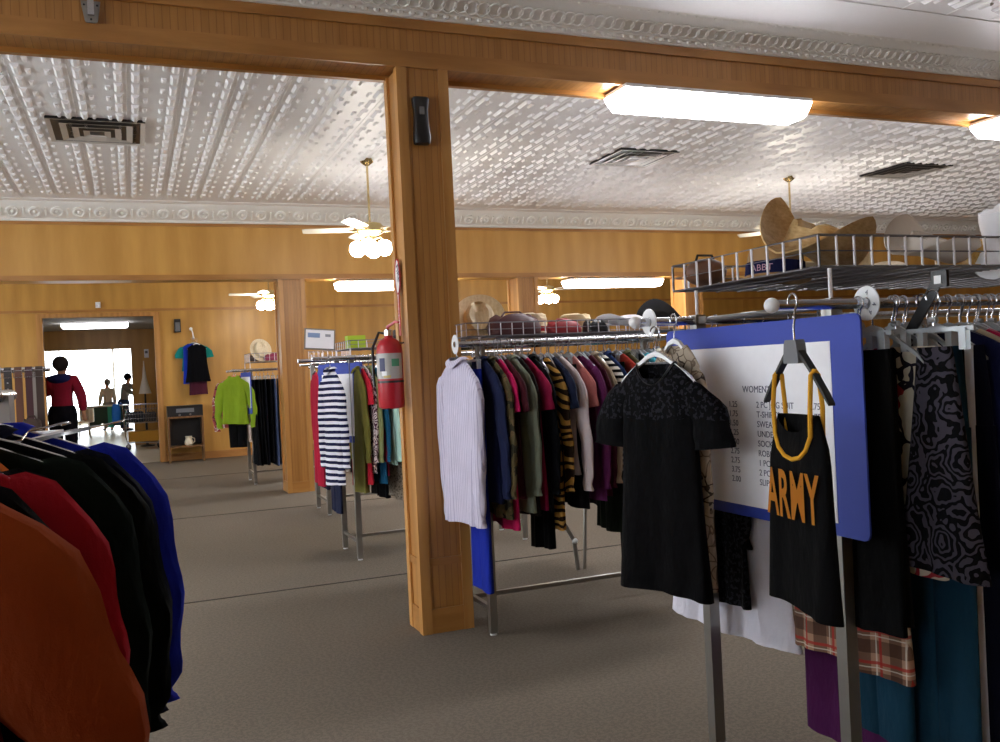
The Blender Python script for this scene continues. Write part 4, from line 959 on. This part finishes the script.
# ------------------------------------------------------------------ people and front room
def skinned(name, chain, mat, parent=None, sub=1):
    """chain: list of joints (x,y,z,r,parent index)"""
    me = bpy.data.meshes.new(name); me.from_pydata([c[:3] for c in chain], [(c[4], i) for i, c in enumerate(chain) if c[4] is not None], [])
    o = bpy.data.objects.new(name, me); C.objects.link(o); me.materials.append(mat)
    md = o.modifiers.new('skin', 'SKIN'); me.skin_vertices[0].data[0].use_root = True
    for i, c in enumerate(chain):
        r_ = c[3]; me.skin_vertices[0].data[i].radius = r_ if isinstance(r_, tuple) else (r_, r_)
    md.use_smooth_shade = True
    ss = o.modifiers.new('sub', 'SUBSURF'); ss.levels = ss.render_levels = sub
    bpy.context.view_layer.update()
    m2 = bpy.data.meshes.new_from_object(o.evaluated_get(bpy.context.evaluated_depsgraph_get()))
    bpy.data.objects.remove(o)
    o = bpy.data.objects.new(name, m2); C.objects.link(o)
    if not m2.materials: m2.materials.append(mat)
    for p_ in m2.polygons: p_.use_smooth = True
    if parent: o.parent = parent
    return o
def person(loc, rz, label, topm, legm, hairm, H=1.7, armR=None, armL=None, lean=0, cap=None, seated=False, sleeves=True):
    o = thing('person', label, 'person', loc, rz, None); s = H/1.75
    hipz = .92*s; ly = lean
    armR = armR or [(.22, -.02, 1.12), (.24, -.08, .88)]; armL = armL or [(-.22, -.02, 1.12), (-.24, -.08, .88)]
    ch = [(0, 0, hipz, (.13*s, .10*s), None), (0, -.2*ly*.5, 1.12*s, (.12*s, .09*s), 0), (0, -.6*ly*.5, 1.36*s, (.15*s, .10*s), 1), (0, -.72*ly*.5, 1.47*s, .055*s, 2), (0, -.75*ly*.5, 1.54*s, .055*s, 3), (0, -.8*ly*.5, 1.63*s, .10*s, 4), (0, -.8*ly*.5, 1.71*s, .075*s, 5)]
    ysh = -.6*ly*.5
    for sd, arm in ((1, armR), (-1, armL)):
        i = len(ch); ch.append((sd*.17*s, ysh, 1.40*s, .055*s, 2)); ch.append((arm[0][0], arm[0][1]+ysh, arm[0][2]*s, .043*s, i)); ch.append((arm[1][0], arm[1][1]+ysh, arm[1][2]*s, .028*s, i+1))
        hx, hy, hz = arm[1]; ch.append((hx, hy-.03+ysh, (hz-.06)*s, .03*s, i+2))
        for f in range(4): ch.append((hx+(f-1.5)*.018, hy-.045+ysh, (hz-.15+.01*abs(f-1.5))*s, .009*s, i+3))
        ch.append((hx-sd*.04, hy-.07+ysh, (hz-.09)*s, .01*s, i+3))
    feet = []
    for sd in (1, -1):
        i = len(ch)
        if seated: ch += [(sd*.1*s, -.05, hipz-.05, .09*s, 0), (sd*.12*s, -.42*s, hipz-.03, .07*s, i), (sd*.12*s, -.42*s, .09*s, .045*s, i+1), (sd*.12*s, -.58*s, .04*s, .035*s, i+2)]
        else: ch += [(sd*.09*s, 0, hipz-.08, .095*s, 0), (sd*.10*s, -.02, .50*s, .068*s, i), (sd*.11*s, 0.01, .09*s, .045*s, i+1), (sd*.12*s, -.14*s, .04*s, .035*s, i+2)]
    skinned('body', ch, SKIN, o, 2)
    def grow(idx, g): return [(c[0], c[1], c[2], tuple(x_+g for x_ in (c[3] if isinstance(c[3], tuple) else (c[3], c[3]))), c[4]) for c in idx]
    # clothes follow the same joints, a little larger
    out_ = [list(c) for c in ch[:4]]; out_[3][2] -= .02; out_[3][3] = .05*s; out_[0][2] -= .0
    for base in (7, 16):
        a, b_, c_ = ch[base], ch[base+1], ch[base+2]; j = len(out_)
        out_ += [[a[0], a[1], a[2], a[3], 2], [b_[0], b_[1], b_[2], b_[3], j], [c_[0], c_[1], c_[2]+.01, c_[3], j+1]]
    out_.append([0, 0, hipz-.17*s, (.155*s, .125*s), 0])
    skinned('sweater', grow([tuple(c) for c in out_], .03*s), topm, o, 2)
    base = len(ch)-8; a_ = ch[base]; e = .8
    MB().loft([[(w_*cos(2*PI*q/28)*s, d_*sin(2*PI*q/28)*s, z_) for q in range(28)] for z_, w_, d_ in ((hipz+.06*s, .165, .135), (hipz-.02*s, .19, .165), (hipz-.12*s, .195, .17), (hipz-.2*s, .15, .13))], 0, True, True).build('trousers', legm, o)
    for sd in (0, 4):
        a, b_, c_ = [Vector(q[:3]) for q in ch[base+sd:base+sd+3]]
        MB().tube([a, a.lerp(b_, .5), b_, b_.lerp(c_, .5), c_], [.11*s, .10*s, .085*s, .075*s, .07*s], 16).build('trouser_leg', legm, o)
    for sd in (0, 4):
        f = ch[base+sd+3]; MB().sph((f[0], f[1]+.03, f[2]), .1*s, 12, 6, sc=(.5, 1.35, .42)).build('shoe', BLACKP, o)
    hx, hy, hz = ch[5][:3]
    MB().sph((hx, hy+.03*s, hz+.035*s), .113*s, 18, 10, sc=(.95, 1.02, 1.12)).build('hair' if not cap else 'cap', hairm, o)
    if cap: MB().sph((hx, hy-.09*s, hz+.055*s), .07*s, 14, 6, sc=(.95, 1.1, .15)).build('cap_peak', hairm, o)
    MB().sph((hx, hy-.098*s, hz+.0*s), .016*s, 8, 5, sc=(.8, 1, 1.3)).build('nose', SKIN, o)
    for sd in (1, -1):
        MB().sph((hx+sd*.032*s, hy-.085*s, hz+.02*s), .011*s, 8, 5).build('eye', BLACKP, o); MB().sph((hx+sd*.086*s, hy, hz), .02*s, 8, 5, sc=(.4, .8, 1.3)).build('ear', SKIN, o)
    MB().sph((hx, hy-.083*s, hz-.045*s), .018*s, 8, 5, sc=(1.2, .5, .35)).build('mouth', plain('lips', '9a5a50', .6), o)
    return o
person((-1.17, 18.1, 0), 160, 'person in a dark red sweater standing at the left of the doorway', fab('8c1e34'), fab('161522'), HAIR, 1.84, armR=[(.30, -.12, 1.18), (.20, -.36, 1.28)], armL=[(-.27, -.02, 1.12), (-.27, -.06, .86)], lean=.1).scale = (1.22, 1.15, 1.06)
sc_ = MB().sph((0, 0, 0), .17, 20, 9, sc=(1.35, 1.15, .55)).build('scarf', fab('23285c')); sc_.location = (-1.17, 18.12, 1.58); tag(sc_, 'navy blue scarf around the shoulders of the person in red', 'scarf')
sc_.scale = (1, 1, 1)
person((-.25, 30.6, 0), 60, 'person in grey shirt and dark cap leaning over the teal desk', fab('8a8684'), fab('2c3a5c'), fab('1c1a2a'), 1.76, armR=[(.25, -.2, 1.2), (.16, -.45, 1.12)], armL=[(-.25, -.2, 1.2), (-.16, -.45, 1.08)], lean=.5, cap=True)
person((-.72, 31.6, 0), 200, 'person in pale beige sitting behind the teal desk', fab('c8b8a8'), fab('8c8478'), plain('grey_hair', '8a8078', .8), 1.62)
# desk
o = thing('teal_desk', 'teal fronted desk in the bright room beyond the doorway', 'desk', (-.75, 30.0, 0))
MB().box(-.55, .6, -.35, .35, .80, .84).build('desk_top', plain('white_laminate', 'e0e0e0', .4), o, False)
TEAL = plain('teal_panel', '2fb0a4', .5); DT = plain('dark_teal_panel', '28504f', .6)
MB().box(-.5, -.15, -.33, .33, .22, .8).build('drawer_unit', DT, o, False); MB().box(.05, .2, -.34, -.32, .18, .8).build('modesty_panel', TEAL, o, False); MB().box(.2, .56, -.33, .33, .22, .8).build('drawer_unit', DT, o, False); MB().box(-.15, .05, -.33, -.31, .3, .8).build('modesty_panel', DT, o, False)
for x in (-.48, .54):
    for y in (-.3, .3): MB().box(x-.02, x+.02, y-.02, y+.02, 0, .25).build('leg', STEEL, o, False)
o = thing('white_chair', 'rounded white chair left of the teal desk', 'chair', (-1.25, 27.6, 0))
MB().lathe([(.05, .42), (.24, .44), (.26, .47), (.22, .49)], 20).build('seat', WHITEP, o)
MB().loft([[(.25*cos(R(a)), .25*sin(R(a)), z) for a in range(-60, 130, 10)] for z in (.47, .6, .75, .82)], closed=False).build('backrest', WHITEP, o)
for a in (45, 135, 225, 315): MB().tube([(.15*cos(R(a)), .15*sin(R(a)), .44), (.22*cos(R(a)), .22*sin(R(a)), 0)], .012, 6).build('leg', WHITEP, o)
# cart
o = thing('shopping_cart', 'wire shopping cart with yellow base tray just beyond the doorway', 'shopping cart', (.16, 21.4, 0))
CB = MB()
def rect(z, a, b_, c_, d): return [(a, c_, z), (b_, c_, z), (b_, d, z), (a, d, z)]
CB.tube(rect(.98, -.36, .42, -.28, .28), .009, 6, closed=True); CB.tube(rect(.58, -.30, .34, -.22, .22), .007, 6, closed=True)
for k_ in range(14):
    f = k_/13
    for y0, y1 in ((-.28, -.22), (.28, .22)): CB.tube([(-.36+.78*f, y0, .98), (-.30+.64*f, y1, .58)], .003, 4)
for k_ in range(9):
    f = k_/8
    for x0, x1 in ((-.36, -.30), (.42, .34)): CB.tube([(x0, -.28+.56*f, .98), (x1, -.22+.44*f, .58)], .003, 4)
for z_, q in ((.88, .01), (.78, .02), (.68, .03)): CB.tube(rect(z_, -.36+q, .42-q*1.5, -.28+q*1.2, .28-q*1.2), .003, 4, closed=True)
CB.build('basket_cage', CHROME, o)
MB().tube([(-.38, -.26, 1.0), (-.40, -.26, 1.03), (-.40, .26, 1.03), (-.38, .26, 1.0)], .016, 8).build('handle', plain('blue_plastic', '1f5fc0', .4), o)
fr = MB()
for y in (-.24, .24): fr.tube([(-.36, y, .98), (-.33, y, .3), (-.3, y, .17), (.38, y, .13)], .012, 6)
fr.tube([(-.3, -.24, .17), (-.3, .24, .17)], .01, 6); fr.build('frame', CHROME, o)
MB().box(-.27, .38, -.22, .22, .18, .40).build('base_tray', plain('yellow_board', 'd49a2c', .5), o, False)
for x in (-.28, .36):
    for y in (-.24, .24):
        cs = MB().box(x-.02, x+.02, y-.018, y+.018, .07, .15).build('caster', STEEL, o, False); MB().lathe([(.055, -.014), (.055, .014)], 18).xf(Matrix.Translation((x, y, .055)) @ Matrix.Rotation(R(90), 4, 'X')).build('wheel', BLACKP, cs)
bag((.05, 21.4, .6), .2, .15, .22, plain('dark_cloth', '262a30', .8), 'dark bag inside the shopping cart', group='bags around the cart')
bag((.36, 21.35, .6), .12, .13, .2, plain('grey_cloth', '4a423c', .8), 'brownish bag at the right inside the shopping cart', group='bags around the cart')
bag((-.34, 21.8, .58), .09, .07, .42, plain('bright_blue_cloth', '1a78d8', .6), 'bright blue bag hanging at the left of the shopping cart', group='bags around the cart')
o = thing('cone_lamp', 'pale cone shaped lamp standing behind the shopping cart', 'lamp', (.28, 22.3, 0))
MB().lathe([(.16, 0), (.16, .02), (.03, .04), (.02, 1.15), (.02, 1.2)], 16).build('stand', BLACKP, o); MB().lathe([(.14, 1.2), (.13, 1.22), (.05, 1.55), (.015, 1.85), (.01, 1.95)], 18).build('shade', plain('pale_shade', 'd8cdbc', .6), o)
o = thing('thermostat', 'small white box on the wall of the room beyond the doorway', 'thermostat', (.36, FY-.005, 2.14)); MB().box(-.05, .05, -.04, 0, -.1, .1).build('casing', WHITEP, o, False); MB().box(-.03, .03, -.043, -.04, .0, .06).build('display', GREYP, o, False)

# bent-leg stand behind the middle rack
o = thing('folding_stand', 'bent-legged metal stand behind the middle rack', 'stand', (2.72, 5.55, 0))
MB().tube([(-.12, 0, .62), (-.06, 0, .34), (.02, 0, .2), (.04, 0, 0)], .016, 8).build('bent_leg', STEEL, o); MB().tube([(.12, 0, .5), (.09, 0, 0)], .012, 8).build('straight_leg', STEEL, o); MB().sph((.02, -.012, .2), .02, 10, 6).build('joint', WHITEP, o)
MB().box(-.16, .2, -.15, .15, .62, .64).build('tray', STEEL, o, False)
MB().tube([(.12, 0, .5), (.12, 0, .63)], .012, 8).build('straight_leg', STEEL, o)

# ------------------------------------------------------------------ world, light, camera
w = bpy.data.worlds.new('W'); bpy.context.scene.world = w; w.use_nodes = True
bg = w.node_tree.nodes['Background']; bg.inputs[0].default_value = (.86, .94, 1, 1); bg.inputs[1].default_value = 5.0

cam = bpy.data.cameras.new('camera'); co = bpy.data.objects.new('camera', cam); C.objects.link(co); bpy.context.scene.camera = co
FPX, yaw, pit, rol = 907.597, .3859599, -.0036021, -.0482045
cam.sensor_width = 36; cam.lens = FPX/1000*36; cam.clip_start = .05; cam.clip_end = 200
f = Vector((sin(yaw)*cos(pit), cos(yaw)*cos(pit), sin(pit))); r0 = Vector((cos(yaw), -sin(yaw), 0)); u0 = r0.cross(f)
rr, uu = r0*cos(rol)+u0*sin(rol), -r0*sin(rol)+u0*cos(rol)
Mx = Matrix((rr, uu, -f)).transposed().to_4x4(); Mx.translation = (0, 0, 1.4); co.matrix_world = Mx
sc = bpy.context.scene
sc.view_settings.view_transform = 'Standard'; sc.view_settings.look = 'None'; sc.view_settings.gamma = 1; sc.view_settings.exposure = .9; sc.view_settings.use_curve_mapping = False
sc.cycles.max_bounces = 8; sc.cycles.diffuse_bounces = 5; sc.cycles.transmission_bounces = 6; sc.cycles.sample_clamp_indirect = 6; sc.cycles.use_denoising = True
sc.cycles.caustics_reflective = False; sc.cycles.caustics_refractive = False
